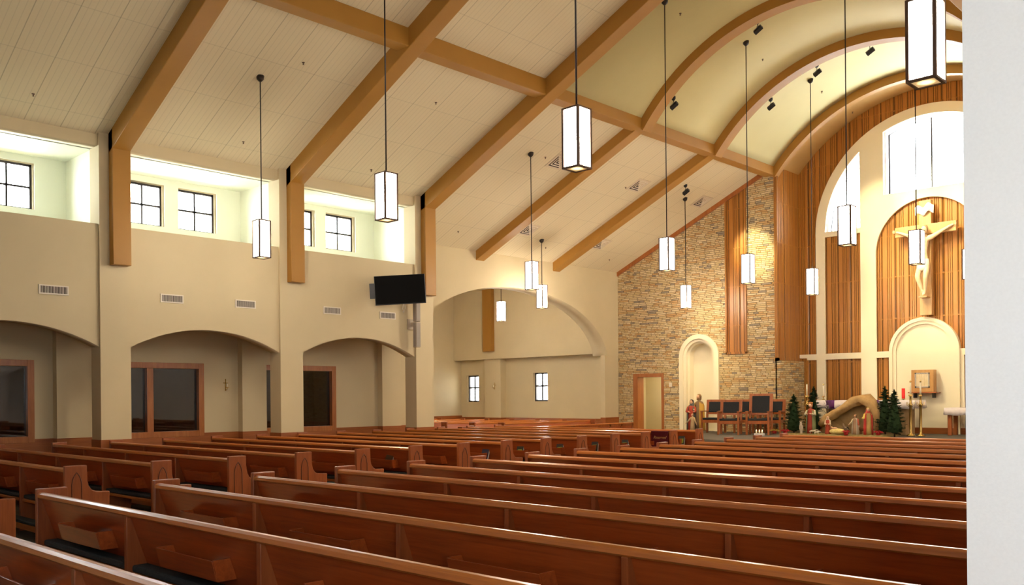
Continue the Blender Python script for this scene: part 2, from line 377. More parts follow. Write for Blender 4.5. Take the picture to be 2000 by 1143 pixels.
# ------------------------------------------------------------------ left and right arcades
SL = .45
def roofz(x): return 5.872+SL*(x+18.85) if x <= X0 else 5.872+SL*(XR-x+18.85)
def mx_(x, side): return x if side < 0 else XR-x
def bays(): return [YA+k*BAY+CW for k in (-2, -1, 0, 1)]
def seg_arch(y0, y1, z0, zs, za, n=20):
    c = (y0+y1)/2; h = (y1-y0)/2; rise = za-zs; R = (h*h+rise*rise)/(2*rise); zc = za-R; t = math.asin(h/R)
    return [(y0, z0)]+[(c-R*math.sin(t-2*t*i/n), zc+R*math.cos(t-2*t*i/n)) for i in range(n+1)]+[(y1, z0)]
def arcade(side, name):
    holes = []
    for y0 in bays():
        y1 = y0+BAY-CW
        q = seg_arch(y0, y1, -.05, 2.635, 3.045); q = [(y0-.02, -.05), (y0-.02, 2.62)]+q[1:-1]+[(y1+.02, 2.62), (y1+.02, -.05)]
        if side > 0 and y0 < 0: q = [(y0-.02, -.05), (y0-.02, 3.24), (y1+.02, 3.24), (y1+.02, -.05)]
        holes.append(q); holes.append([(y0-.02, 4.933), (y1+.02, 4.933), (y1+.02, 6.394), (y0-.02, 6.394)])
    w = plate(name, M_wall if side < 0 else M_white, 'x', *sorted((mx_(-17.21, side), mx_(-17.55, side))), [(-3, -.09), (14.96, -.09), (14.96, 6.66), (-3, 6.66)], holes)
    tag(w, kind='structure')
    for k in (-2, -1, 0, 1, 2):
        y = YA+k*BAY
        a, b = sorted((mx_(-17.153, side), mx_(-17.58, side)))
        c = MB().box(a, b, y, y+CW, .89, 6.64).build('column', M_wall if side < 0 else M_white, w)
        MB().box(a-.012, b+.012, y-.012, y+CW+.012, 0, .89).build('column_base', M_cap, c)
    # clerestory niches behind the openings
    xb = mx_(XW, side); a, b = sorted((mx_(-17.5, side), xb))
    MB().box(a, b, -3, 15.0, 4.80, 4.933).build('clerestory_sill', M_recess, w)
    MB().box(a, b, -3, 15.0, 6.394, 6.7).build('clerestory_soffit', M_recess, w)
    for k in (-2, -1, 0, 1, 2):
        y = YA+k*BAY
        MB().box(a, b, y+.02, y+CW-.02, 4.933, 6.394).build('clerestory_pier', M_recess, w)
    a, b = sorted((mx_(-17.5, side), xb)); MB().box(a, b, -3, 15.0, 3.25, 3.35).build('aisle_ceiling', M_wall, w)
    return w
WL = arcade(-1, 'wall_left')
WRt = arcade(1, 'wall_right')
# wood posts under the beams
for k, yl in ((-1, 3.12), (0, 6.935), (1, 10.755), (2, 14.58)):
    MB().box(-17.153, -16.97, yl, yl+.34, 4.17, 6.75).build('wood_post', M_beam, WL, bevel=.01)
for k, yl in ((0, 6.935), (1, 10.755), (2, 14.58)):
    MB().box(XR+16.97, XR+17.153, yl, yl+.34, 4.17, 6.75).build('wood_post', M_beam, WRt, bevel=.01)

# outer side walls with clerestory windows
def outer(side, name):
    holes = []; win = []
    for y0 in bays():
        c = y0+(BAY-CW)/2
        for (u0, u1) in ((-1.0, -.15), (.16, 1.06)):
            holes.append([(c+u0, 5.36), (c+u1, 5.36), (c+u1, 6.26), (c+u0, 6.26)]); win.append((c+u0, c+u1, 5.36, 6.26))
    low = []
    if side < 0:
        low = [(3.2, 6.15, .82, 2.43, (4.7,)), (7.33, 9.66, .82, 2.43, (8.44,)), (10.74, 13.18, .82, 2.43, (12.0,))]
        for a, b, z0, z1, _ in low: holes.append([(a+.03, z0+.03), (b-.03, z0+.03), (b-.03, z1-.03), (a+.03, z1-.03)])
    else:
        holes.append([(-.9, .9), (1.5, .9), (1.5, 3.2), (-.9, 3.2)])  # opening for the added window that lights the near column
    a, b = sorted((mx_(XW, side), mx_(XW-.3, side)))
    yend = 15.1 if side < 0 else YF+.3
    w = plate(name, M_wall if side < 0 else M_white, 'x', a, b, [(-3.3, -.09), (yend, -.09), (yend, 6.7), (-3.3, 6.7)], holes); tag(w, kind='structure')
    hs = [h_ for h_ in holes if h_[0][1] > 5]; a2, b2 = sorted((mx_(XW+.012, side), mx_(XW, side)))
    plate('clerestory_wall', M_recess, 'x', a2, b2, [(-3, 4.9), (14.9, 4.9), (14.9, 6.4), (-3, 6.4)], hs, w)
    return w, win, low
WLO, winL, lowL = outer(-1, 'wall_left_aisle')
WRO, winR, lowR = outer(1, 'wall_right_aisle')
wn = [0]
def window(plane, at, u0, u1, z0, z1, fw=.045, mull=True, mw=.020):
    wn[0] += 1
    m_ = MB()
    def bx(a, b, c, d, t=.03):
        if plane == 'x': m_.box(at-t, at+t, a, b, c, d)
        else: m_.box(a, b, at-t, at+t, c, d)
    bx(u0, u0+fw, z0, z1); bx(u1-fw, u1, z0, z1); bx(u0, u1, z0, z0+fw); bx(u0, u1, z1-fw, z1)
    if mull:
        c = (u0+u1)/2; bx(c-mw, c+mw, z0, z1, .025); bx(u0, u1, (z0+z1)/2-mw+.04*(mw > .025), (z0+z1)/2+mw+.04*(mw > .025), .025)
    o = m_.build('window_%d' % wn[0], M_frame); tag(o, kind='structure')
    g = MB()
    if plane == 'x': g.box(at-.004, at+.004, u0+.01, u1-.01, z0+.01, z1-.01)
    else: g.box(u0+.01, u1-.01, at-.004, at+.004, z0+.01, z1-.01)
    g.build('window_glass', M_glass, o)
    return o
for u in winL: window('x', XW-.17, *u)
for u in winR: window('x', mx_(XW-.17, 1), *u)
window('x', mx_(XW-.2, 1), -.9, 1.5, .9, 3.2)  # unseen window, added so daylight reaches the near right column
# interior windows to the entrance hall
for (a, b, z0, z1, mul) in lowL:
    wn[0] += 1
    m_ = MB(); fw = .125; x0, x1 = XW-.12, XW+.035
    for (c, d) in ((a, a+fw), (b-fw, b)): m_.box(x0, x1, c, d, z0, z1)
    m_.box(x0, x1, a+fw, b-fw, z0, z0+fw); m_.box(x0, x1, a+fw, b-fw, z1-fw, z1)
    for c in mul: m_.box(x0, x1, c-.07, c+.07, z0+fw, z1-fw)
    o = m_.build('window_%d' % wn[0], M_trim, bevel=.006); tag(o, kind='structure')
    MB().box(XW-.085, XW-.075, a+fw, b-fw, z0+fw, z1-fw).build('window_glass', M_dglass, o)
# entrance hall behind the glass: a dim brown room
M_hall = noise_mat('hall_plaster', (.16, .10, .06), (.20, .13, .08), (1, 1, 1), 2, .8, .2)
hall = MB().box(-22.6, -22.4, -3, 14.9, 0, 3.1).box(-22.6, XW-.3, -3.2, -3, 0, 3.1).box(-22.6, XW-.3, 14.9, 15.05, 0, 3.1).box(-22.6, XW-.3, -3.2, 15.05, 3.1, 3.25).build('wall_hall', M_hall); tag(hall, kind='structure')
# pilasters and wainscot on the aisle wall
for yl in (-1.1, 2.72, 6.5, 10.5, 14.5):
    if yl != 6.5: MB().box(XW, XW+.2, yl, yl+.62, .89, 3.25).build('pilaster', M_wall, WLO)
    else: MB().box(XW, XW+.2, yl, yl+.82, .89, 3.25).build('pilaster', M_wall, WLO)
segs = [(-3, 3.2), (6.15, 7.33), (9.66, 10.74), (13.18, 15.1)]
m_ = MB()
for a, b in segs: m_.box(XW, XW+.03, a, b, 0, .89)
for yl, w_ in ((2.72, .62), (6.5, .82), (10.5, .62), (14.5, .62)): m_.box(XW, XW+.23, yl-.015, yl+w_+.015, 0, .89)
for a, b, *_ in lowL: m_.box(XW, XW+.03, a, b, 0, .82)
tag(m_.build('trim_2', M_cap), kind='structure')
tag(MB().box(-19.2, 1.2, -3.3, -3, 0, 10.6).build('wall_back', M_white), kind='structure')
# ------------------------------------------------------------------ transept behind the big arch
TY = 25.6
big = [(15.5, -.05)]+[(19.9-4.4*math.cos(math.radians(180*i/32)), 2.7+2.25*math.sin(math.radians(180*i/32))) for i in range(33)]+[(24.3, -.05)]
bg_ = [p for p in big if p[1] > 3.05]
wa = plate('wall_transept_arch', M_wall, 'x', XW-.62, XW, [(14.9, 3.0), (15.52, 3.0)]+bg_+[(24.23, 3.0), (YF+.05, 3.0), (YF+.05, 5.9), (14.9, 5.9)]); tag(wa, kind='structure')
MB().box(XW-.20, XW-.03, YF-.72, YF+.02, .89, 3.0).box(XW-.3, XW-.02, 15.1, 15.5, .89, 3.0).build('pilaster', M_wall, wa)
MB().box(XW-.22, XW, YF-.74, YF, 0, .89).box(XW-.32, XW, 15.1, 15.52, 0, .89).build('column_base', M_cap, wa)
wt = plate('wall_transept', M_wall, 'y', TY, TY+.3, [(-32, -.09), (-18.9, -.09), (-18.9, 5.9), (-32, 5.9)],
           [[(-27.27, 1.42), (-26.55, 1.42), (-26.55, 2.515), (-27.27, 2.515)], [(-23.53, 1.44), (-22.78, 1.44), (-22.78, 2.54), (-23.53, 2.54)]]); tag(wt, kind='structure')
MB().box(-32, -19.0, 25.2, TY, 3.13, 5.9).build('upper_wall', M_wall, wt)
MB().box(-25.9, -25.0, 25.3, TY, .8, 3.13).build('pilaster', M_wall, wt)
MB().box(-25.72, -25.22, 25.02, 25.2, 3.43, 5.9).build('wood_post', M_beam, wt, bevel=.01)
tag(MB().box(-32, -19.2, TY-.03, TY, 0, .8).box(-25.92, -24.98, 25.27, TY, 0, .8).build('trim_3', M_cap), kind='structure')
window('y', TY+.14, -27.27, -26.55, 1.42, 2.515, .06, mw=.03); window('y', TY+.14, -23.53, -22.78, 1.44, 2.54, .06, mw=.03)
archw = [(21.3, 1.0)]+[(21.7+.4*math.cos(math.radians(180-180*i/12)), 1.75+.4*math.sin(math.radians(180-180*i/12))) for i in range(13)]+[(22.1, 1.0)]
wtl = plate('wall_transept_end', M_wall, 'x', -27.9, -27.6, [(15, -.09), (25.6, -.09), (25.6, 5.9), (15, 5.9)], [archw]); tag(wtl, kind='structure')
tag(MB().box(-27.6, -27.57, 15, 25.6, 0, .86).build('trim_4', M_cap), kind='structure')
window('x', -27.8, 21.3, 22.1, 1.0, 2.15, .04)
tag(MB().box(-32, XW-.6, 14.9, 26, 5.9, 6.1).build('ceiling_transept', M_ceil), kind='structure')
tag(MB().box(-32, XW-.6, 14.86, 15.0, 3.4, 6).box(-32, -22.6, 14.86, 15.0, 0, 3.4).build('wall_transept_near', M_wall), kind='structure')

# ------------------------------------------------------------------ ceiling, beams, vault
c_ = MB()
for side in (-1, 1):
    xs = [mx_(-17.56, side), X0]
    pr = [(xs[0], roofz(-17.56)), (X0, roofz(X0)), (X0, roofz(X0)+.2), (xs[0], roofz(-17.56)+.2)]
    c_.prism(pr, 'y', -3.3, 14.9)
    xs = [mx_(-19.2, side), mx_(-12.95, side)]
    pr = [(xs[0], roofz(-19.2)), (xs[1], roofz(-12.95)), (xs[1], roofz(-12.95)+.2), (xs[0], roofz(-19.2)+.2)]
    c_.prism(pr, 'y', 14.9, YF+.3)
CE = c_.build('ceiling', M_ceil); tag(CE, kind='structure')
VX0 = -9.03; VH = 3.92; VA = 10.27; VS = 8.43; VR = (VH*VH+(VA-VS)**2)/(2*(VA-VS)); VC = VA-VR; VT = math.degrees(math.asin(VH/VR))
vin = arc(VX0, VC, VR, 90+VT, 90-VT, 40); vout = arc(VX0, VC, VR+.12, 90+VT, 90-VT, 40)
v_ = MB().strip(vin, vout, 'y', 14.93, YF); o = v_.build('barrel_vault', M_vault, CE)
for p in o.data.polygons: p.use_smooth = True
o = MB().strip(vin, vout, 'y', YF, YB+.4).build('chancel_vault', M_vaultband, CE)
# gable that closes the vault towards the nave
MB().strip([(x, roofz(x)) for x, z in vin], [(x, max(z+.1, roofz(x)+.01)) for x, z in vin], 'y', 14.85, 14.95).build('vault_gable', M_vault, CE)
rib_in = arc(VX0, VC, VR-.22, 92.6+VT, 87.4-VT, 40); rib_out = arc(VX0, VC, VR+.02, 92.6+VT, 87.4-VT, 40)
for y0, y1 in ((18.1, 18.43), (21.44, 21.77), (24.78, 24.99)):
    MB().strip(rib_in, rib_out, 'y', y0, y1).build('arched_beam', M_beam, CE)
def rafter(x0, x1, y0, y1, drop, side=-1):
    a, b = mx_(x0, side), mx_(x1, side)
    MB().prism([(a, roofz(x0)-drop), (b, roofz(x1)-drop), (b, roofz(x1)+.02), (a, roofz(x0)+.02)], 'y', y0, y1).build('ceiling_beam', M_beam, CE, bevel=.012)
for side in (-1, 1):
    for y0 in (-.7, 3.12, 6.935, 10.755, 14.58):
        rafter(-17.16, X0, y0, y0+.34, .38, side)
    for y0 in (18.1, 21.48): rafter(XW, -12.95, y0, y0+.33, .27, side)
    a, b = sorted((mx_(-13.27, side), mx_(-12.95, side)))
    MB().box(a, b, -3, YF, 8.17, 8.52).build('ceiling_purlin', M_beam, CE, bevel=.012)
# ------------------------------------------------------------------ stone front wall
def archpoly(cx, r, zb, zs, n=24): return [(cx-r, zb)]+[(cx+r*math.cos(math.radians(180-180*i/n)), zs+r*math.sin(math.radians(180-180*i/n))) for i in range(n+1)]+[(cx+r, zb)]
NX = -15.63
wf = plate('wall_front', M_stone, 'y', YF, YF+.3, [(-18.85, -.09), (-12.95, -.09), (-12.95, 8.7), (-18.85, 5.95)],
           [[(-18.08, -.05), (-17.05, -.05), (-17.05, 2.28), (-18.08, 2.28)], archpoly(NX, .595, PZ, 2.84), [(-14.635, 2.92), (-13.945, 2.92), (-13.945, 8.05), (-14.635, 7.74)]])
tag(wf, kind='structure')
wf2 = plate('wall_front_right', M_stone, 'y', YF, YF+.3, [(XR+12.95, -.09), (XR+18.85, -.09), (XR+18.85, 5.95), (XR+12.95, 8.7)]); tag(wf2, kind='structure')
plate('slat_panel', M_slat, 'y', YF+.03, YF+.1, [(-14.65, 2.9), (-13.93, 2.9), (-13.93, 8.1), (-14.65, 7.8)], parent=wf)
m_ = MB().box(-14.66, -14.60, YF-.03, YF+.06, 2.9, 7.76).box(-13.98, -13.92, YF-.03, YF+.06, 2.9, 8.06).box(-14.66, -13.92, YF-.03, YF+.06, 2.88, 2.95)
m_.build('slat_panel_frame', M_slat, wf)
MB().prism([(-18.85, roofz(-18.85)-.14), (-12.95, roofz(-12.95)-.14), (-12.95, roofz(-12.95)), (-18.85, roofz(-18.85))], 'y', YF-.05, YF).build('roof_trim', M_trim, wf)
# niche in the stone wall
nb = [(x, z) for x, z in arc(NX, 2.84, .73, 180, 0, 28)]
def ring(cx, zs, ro, ri, zb, y0, y1, mt, nm, par):
    pi_ = [(cx-ri, zb)]+arc(cx, zs, ri, 180, 0, 28)+[(cx+ri, zb)]; po = [(cx-ro, zb)]+arc(cx, zs, ro, 180, 0, 28)+[(cx+ro, zb)]
    return MB().strip(pi_, po, 'y', y0, y1).build(nm, mt, par)
ring(NX, 2.84, .73, .59, PZ, YF-.06, YF+.02, M_cream2, 'niche_molding', wf)
ring(NX, 2.84, .60, .50, PZ, YF-.0, YF+.30, M_cream2, 'niche_molding', wf)
ring(NX, 2.84, .51, .44, PZ, YF+.12, YF+.40, M_cream2, 'niche_molding', wf)
plate('niche_back', M_cream2, 'y', YF+.36, YF+.46, archpoly(NX, .62, PZ, 2.84), parent=wf)
MB().box(NX-.6, NX+.6, YF, YF+.4, PZ-.1, PZ).build('niche_floor', M_cream2, wf)
# doorway with oak frame to a small lit vestry
d = MB().box(-18.22, -18.03, YF-.03, YF+.32, 0, 2.36).box(-17.08, -16.99, YF-.03, YF+.32, 0, 2.36).box(-18.03, -17.08, YF-.03, YF+.32, 2.24, 2.36).build('door_1', M_trim, bevel=.008)
tag(d, kind='structure')
M_room = mat('vestry_paint', (.74, .66, .42), .7)
vr = MB().box(-18.95, -16.3, 26.5, 26.6, 0, 2.7).box(-19.0, -18.88, YF+.3, 26.6, 0, 2.7).box(-16.3, -16.2, YF+.3, 26.6, 0, 2.7).box(-19, -16.2, YF+.3, 26.6, 2.7, 2.8).build('wall_vestry', M_room); tag(vr, kind='structure')
vl = thing('ceiling_light', 'round lit ceiling light inside the small room behind the stone wall doorway', 'ceiling light', (-17.4, 25.9, 2.7))
MB().lathe([(.16, -.05), (.18, 0)], 20).build('housing', M_vent, vl); MB().lathe([(.02, -.09), (.10, -.08), (.15, -.05)], 20).build('diffuser', mat('diffuser_glow', (.9, .85, .7), .4, emit=(1, .85, .6), es=26), vl)
# returns beside the sanctuary
for side in (-1, 1):
    nm = 'wall_sanctuary_left' if side < 0 else 'wall_sanctuary_right'
    a, b = sorted((mx_(-12.95, side), mx_(-13.2, side)))
    w = MB().box(a, b, YF+.3, YB+.1, 0, 8.7).build(nm, M_slat); tag(w, kind='structure')
    a, b = sorted((mx_(-12.99, side), mx_(-12.92, side)))
    MB().box(a, b, YF-.02, YB, 2.7, 8.43).build('slat_panel', M_slat, w)
    a, b = sorted((mx_(-12.99, side), mx_(-12.82, side)))
    MB().box(a, b, YF-.0, YB, 0, 2.64).build('stone_base', M_stone, w)
    a, b = sorted((mx_(-12.99, side), mx_(-12.89, side)))
    MB().box(a, b, YF-.03, YB, 2.62, 2.72).box(a, b, YF-.03, YF+.07, 2.62, 8.4).build('corner_trim', M_slat, w)
# altar wall
BX = -9.1
def sidewin():
    pts = [(-12.09, 6.53)]
    for i in range(17):
        x = -12.09+(12.09-10.99)*i/16; pts.append((x, 6.47+math.sqrt(max(0, 2.99**2-(x-BX)**2))))
    pts += [(-10.99, 6.53)]
    return pts[:1]+pts[2:] if pts[1][1] < 6.54 else pts
swL = sidewin(); swR = [(2*BX-x, z) for x, z in swL][::-1]
cw = [(BX-1.21, 7.38)]+[(BX-1.21+2.42*i/24, 6.47+math.sqrt(2.99**2-(-1.21+2.42*i/24)**2)) for i in range(25)]+[(BX+1.21, 7.38)]
bigouter = [(BX-3.27, PZ-.02), (BX-3.27, 6.47)]+arc(BX, 6.47, 3.27, 180, 0, 48)[1:]+[(BX+3.27, PZ-.02)]
nic = [(BX-1.44, 2.842)]+arc(BX, 5.69, 1.44, 180, 0, 32)+[(BX+1.44, 2.842)]
holes = [swL, swR, cw, nic]
for s in (-1, 1):
    a, b = sorted((BX+s*2.99, BX+s*1.89))
    holes += [[(a, PZ+.05), (b, PZ+.05), (b, 2.664), (a, 2.664)], [(a, 2.842), (b, 2.842), (b, 6.38), (a, 6.38)]]
    a, b = sorted((BX+s*1.44, BX+s*.95)); holes.append([(a, PZ+.05), (b, PZ+.05), (b, 2.664), (a, 2.664)])
ws = plate('wall_altar', M_slat, 'y', YB, YB+.06, [(-13.2, -.09), (-5.0, -.09), (-5.0, 10.6), (-13.2, 10.6)], [swL, swR, cw]); tag(ws, kind='structure')
plate('arch_molding', M_cream2, 'y', YB-.09, YB, bigouter, holes, ws)
plate('window_reveal', M_white, 'y', YB+.06, YB+.5, [(-13.2, -.09), (-5.0, -.09), (-5.0, 10.6), (-13.2, 10.6)], [swL, swR, cw], ws)
MB().box(-12.95, -12.37, YB-.08, YB, 2.73, 2.842).box(-12.68, -12.37, YB-.085, YB, 2.664, 2.74).build('ledge_molding', M_cream2, ws)
for (r0, r1, d0) in ((.955, .86, .16), (.87, .77, .12)):
    ring(-9.2, 2.80, r0, r1, PZ, YB-d0, YB, M_cream2, 'niche_molding', ws)
plate('niche_back', M_cream2, 'y', YB-.06, YB-.01, archpoly(-9.2, .9, PZ, 2.8), parent=ws)
MB().box(-12.3, -5.7, YB-.11, YB-.02, PZ, PZ+.17).build('baseboard', M_cap, ws)
# sanctuary windows
def bigwin(poly, mulls, nm):
    wn[0] += 1
    cx = sum(p[0] for p in poly)/len(poly); cz = sum(p[1] for p in poly)/len(poly)
    inn = [(cx+(x-cx)*.965, cz+(z-cz)*.965) for x, z in poly]; ou = [(cx+(x-cx)*1.03, cz+(z-cz)*1.03) for x, z in poly]
    m_ = MB().strip(inn+[inn[0]], ou+[ou[0]], 'y', YB+.36, YB+.42)
    for x, z0, z1 in mulls: m_.box(x-.02, x+.02, YB+.36, YB+.42, z0, z1)
    o = m_.build('window_%d' % wn[0], M_frame); tag(o, kind='structure')
    plate('window_glass', M_glass, 'y', YB+.385, YB+.395, inn, parent=o)
bigwin(swL, [], 'l'); bigwin(swR, [], 'r'); bigwin(cw, [(BX, 7.38, 9.45)], 'c')

# ------------------------------------------------------------------ pews
PX = {}
def end_profile(): return [(0, 0), (0, .88), (.245, .88), (.25, .70), (.265, .64), (.30, .59), (.35, .565), (.50, .56), (.50, .10), (.52, .07), (.52, 0)]
def fill_plate(mb, poly, a, b):
    return mb.prism(poly, 'x', a, b)
def make_pew(L, sup, racks, label, carve=(True, True)):
    t = thing('pew', label, 'pew')
    for x in (0, L-.055):
        e = plate('end_panel', M_pewend, 'x', x, x+.055, end_profile(), parent=t)
        b = e.modifiers.new('bevel', 'BEVEL'); b.width = .007; b.segments = 2; b.limit_method = 'ANGLE'
        xo = x-.001 if x == 0 else x+.056
        pts = [(xo, .075, .12), (xo, .075, .66), (xo, .085, .72), (xo, .105, .765), (xo, .13, .80), (xo, .155, .765), (xo, .175, .72), (xo, .185, .66), (xo, .185, .12)]
        MB().tube(pts, .006, 6).build('carved_arch', M_groove, e)
    a, b = .055, L-.055
    prof = [(.0, .812), (.004, .838), (.02, .852), (.048, .852), (.062, .838), (.064, .812), (.05, .800), (.012, .800)]
    r = MB().prism(prof, 'x', a, b).build('top_rail', M_rail, t)
    MB().prism([(.03, .81), (.052, .81), (.172, .452), (.15, .452)], 'x', a, b).build('backrest', M_pew, t)
    for s in sup:
        MB().prism([(.006, 0), (.006, .80), (.045, .80), (.15, .50), (.15, .40), (.40, .37), (.36, 0)], 'x', s-.022, s+.022).build('support', M_pewend, t, bevel=.004)
    MB().box(a, b, .03, .49, .365, .40).build('seat', M_rail, t, bevel=.006)
    MB().box(a+.01, b-.01, .045, .48, .401, .45).build('cushion', M_cush, t, bevel=.015)
    k = MB().box(a+.25, b-.25, -.17, -.15, .10, .16).box(a+.25, b-.25, -.17, -.03, .14, .165).build('kneeler', M_rail, t)
    MB().box(a+.26, b-.26, -.17, -.03, .166, .205).build('kneeler_pad', M_cush, k, bevel=.012)
    for x in racks:
        w = .38
        q = MB()
        q.prism([(-.035, .645), (-.022, .645), (.01, .52), (-.003, .52)], 'x', x-w, x+w)
        q.box(x-w, x+w, .0, .13, .515, .527)
        for s in (-1, 1):
            q.prism([(-.03, .65), (.085, .65), (.135, .515), (.0, .515)], 'x', x+s*w-.008, x+s*w+.008)
        q.build('book_rack', M_pew, t, bevel=.002)
    return t
S = 1.01205
LC = 7.3; XC = -8.205
supC = [1.80, 3.60, 5.43]
pewC = make_pew(LC, supC, [1.0, 2.75, 4.5, 6.35], '')
ords = ['second', 'third', 'fourth', 'fifth', 'sixth', 'seventh', 'eighth', 'ninth', 'tenth', 'eleventh', 'twelfth', 'thirteenth']
for i in range(-1, 14):
    o = pewC if i == -1 else copy_tree(pewC)
    o.location = (XC, 3.5685*.75+i*S, .006)
    if i == -1: lb = 'nearest oak pew, only its top rail crossing the bottom left corner of the photo'
    elif i == 0: lb = 'oak pew with two empty book racks, nearest showing its end panel beside the aisle'
    elif i == 13: lb = 'front oak pew of the right block, closest to the nativity display'
    elif i == 12: lb = 'oak pew right behind the front pew of the right block'
    else: lb = 'oak pew of the right block, %s visible end panel counted from the camera' % ords[i-1]
    tag(o, lb, 'pew', 'oak pews right of the centre aisle')
LL = 6.31; XL0 = -17.047
pewL = make_pew(LL, [1.45, 3.1, 4.78], [.75, 2.3, 3.95, 5.5], '')
for i in range(-1, 14):
    o = pewL if i == -1 else copy_tree(pewL)
    o.location = (XL0, 5.0926*.75+i*S, .006)
    if i == -1: lb = 'oak pew left of the aisle cut by the left photo edge, arm end just visible'
    elif i == 0: lb = 'oak pew left of the aisle, nearest one with its full stepped end panel in view'
    elif i == 13: lb = 'front oak pew of the left block, its end panel next to the grey platform'
    elif i == 12: lb = 'oak pew left of the aisle carrying the dark red reserved cover'
    else: lb = 'oak pew of the left block, %s full end panel counted from the camera' % ords[i-1]
    tag(o, lb, 'pew', 'oak pews left of the centre aisle')
# transept pews face the sanctuary from the side
LT = 4.2
pewT = make_pew(LT, [1.4, 2.8], [.7, 2.1, 3.5], '')
tn = ['just behind the panelled oak screen', 'second row behind the panelled screen', 'third row behind the panelled screen', 'fourth row behind the panelled screen', 'fifth row behind the panelled screen', 'sixth row behind the panelled screen', 'last row by the cream transept wall']
for i in range(7):
    o = pewT if i == 0 else copy_tree(pewT)
    o.location = (-18.3-1.02*i, 18.4+LT-.19*i, .006); o.rotation_euler.z = -PI/2
    tag(o, 'side-facing oak pew in the transept, '+tn[i], 'pew', 'oak pews in the side transept')
# panelled screen in front of them
sc = thing('pew_screen', 'low panelled oak screen running towards the doorway in the stone wall', 'screen', (-17.2, 18.1, 0))
MB().box(-.05, .05, 0, 5.3, .74, .775).build('top_rail', M_rail, sc, bevel=.008)
m_ = MB().box(-.02, .02, .0, 5.3, .06, .74)
m_.build('panel', M_pew, sc)
m_ = MB()
for k in range(10): m_.box(.02, .035, k*.581, k*.581+.07, .05, .74)
m_.box(.02, .035, 0, 5.3, .67, .74).box(.02, .035, 0, 5.3, .0, .12); m_.build('stile_frame', M_pewend, sc)
MB().box(-.09, .09, -.18, 0, 0, .80).build('end_post', M_pewend, sc, bevel=.006)
fsc = thing('pew_screen', 'oak screen post with rail standing left of the dark transept pews, behind the third column', 'screen', (-18.35, 17.05, 0))
MB().box(-.09, .09, -.1, .08, .0, .80).build('end_post', M_pewend, fsc, bevel=.006)
MB().box(-4.4, -.09, -.03, .03, .70, .74).build('top_rail', M_rail, fsc)
MB().box(-4.4, -.09, -.02, .02, .03, .70).build('panel', M_pew, fsc)
MB().box(.09, .55, -.09, .07, .60, .64).box(.50, .55, -.09, .07, 0, .60).build('side_shelf', M_rail, fsc)

# hymn books in the racks
M_cov = {}
def cover(c): 
    k = tuple(c)
    if k not in M_cov: M_cov[k] = noise_mat('book_cover', c, tuple(x*.5 for x in c), (1, 1, 1), 25, .4, .5)
    return M_cov[k]
def book(i, x, c1, lab, rot=0, kind=0):
    y = 5.0926*.75+i*S
    b = thing('hymnal', lab, 'book', (x, y+.035, .53), 0, 'hymn books in the pew racks')
    M_ = Matrix.Rotation(rot, 4, 'Y') @ Matrix.Rotation(-.25, 4, 'X')
    MB().box(-.075, .075, -.015, .015, .0, .215).xf(M_).build('pages', M_pages, b)
    MB().box(-.078, .080, -.019, -.014, .0, .22).box(-.078, .080, .014, .019, .0, .22).box(-.083, -.076, -.019, .019, 0, .22).xf(M_).build('cover', cover(c1), b)
    if kind: 
        MB().box(-.055, .05, -.0205, -.0188, .03, .13).xf(M_).build('cover_picture', mat('cover_green', (.28, .34, .03), .4), b)
book(5, -11.36, (.10, .05, .02), 'hymnal with cream pages leaning in the nearest pew rack that holds a book', .22)
book(7, -11.22, (.02, .02, .06), 'dark blue hymnal lying low in a pew rack, two pews past the first book', .05)
book(8, -11.33, (.02, .02, .01), 'green and black covered hymnal, third book along the row of pew racks', -.05, 1)
book(9, -11.24, (.03, .012, .01), 'dark hymnal with orange and green cover, fourth book along the pew racks', -.1, 1)
book(10, -11.2, (.02, .012, .01), 'hymnal with green picture cover in the fifth occupied pew rack', -.08, 1)
book(11, -11.22, (.02, .015, .01), 'small green covered hymnal in the sixth occupied rack, before the reserved cover', -.05, 1)
book(13, -11.17, (.02, .015, .01), 'white edged hymnal in the front left pew, right of the reserved cover', -.05, 1)
# reserved cover
yy = 5.0926*.75+12*S
rc = thing('pew_cover', 'dark red cloth cover reading Reserved over a far pew of the left block', 'pew cover', (-11.0, yy, 0))
M_mar = noise_mat('maroon_velvet', (.10, .006, .012), (.075, .004, .010), (1, 1, 1), 20, .9, .3)
MB().prism([(-.012, .50), (-.012, .858), (.0, .868), (.07, .868), (.078, .855), (.078, .80), (.07, .80), (.07, .858), (.002, .858), (-.006, .85), (-.006, .50)], 'x', -.24, .20).build('cloth', M_mar, rc)
tm = text_mesh('Reserved', .085)
tm.transform(Matrix.Translation((-.02, -.015, .73)) @ Matrix.Rotation(PI/2, 4, 'X'))
link('lettering', tm, mat('gold_thread', (.55, .30, .12), .5), rc)
mb = thing('missal', 'closed red book lying on the wooden post end beside the third column', 'book', (-18.08, 17.04, .64))
MB().box(-.09, .09, -.06, .06, 0, .03).build('cover', mat('red_book', (.16, .008, .01), .4), mb); MB().box(-.085, .093, -.055, .055, .006, .024).build('pages', M_pages, mb)

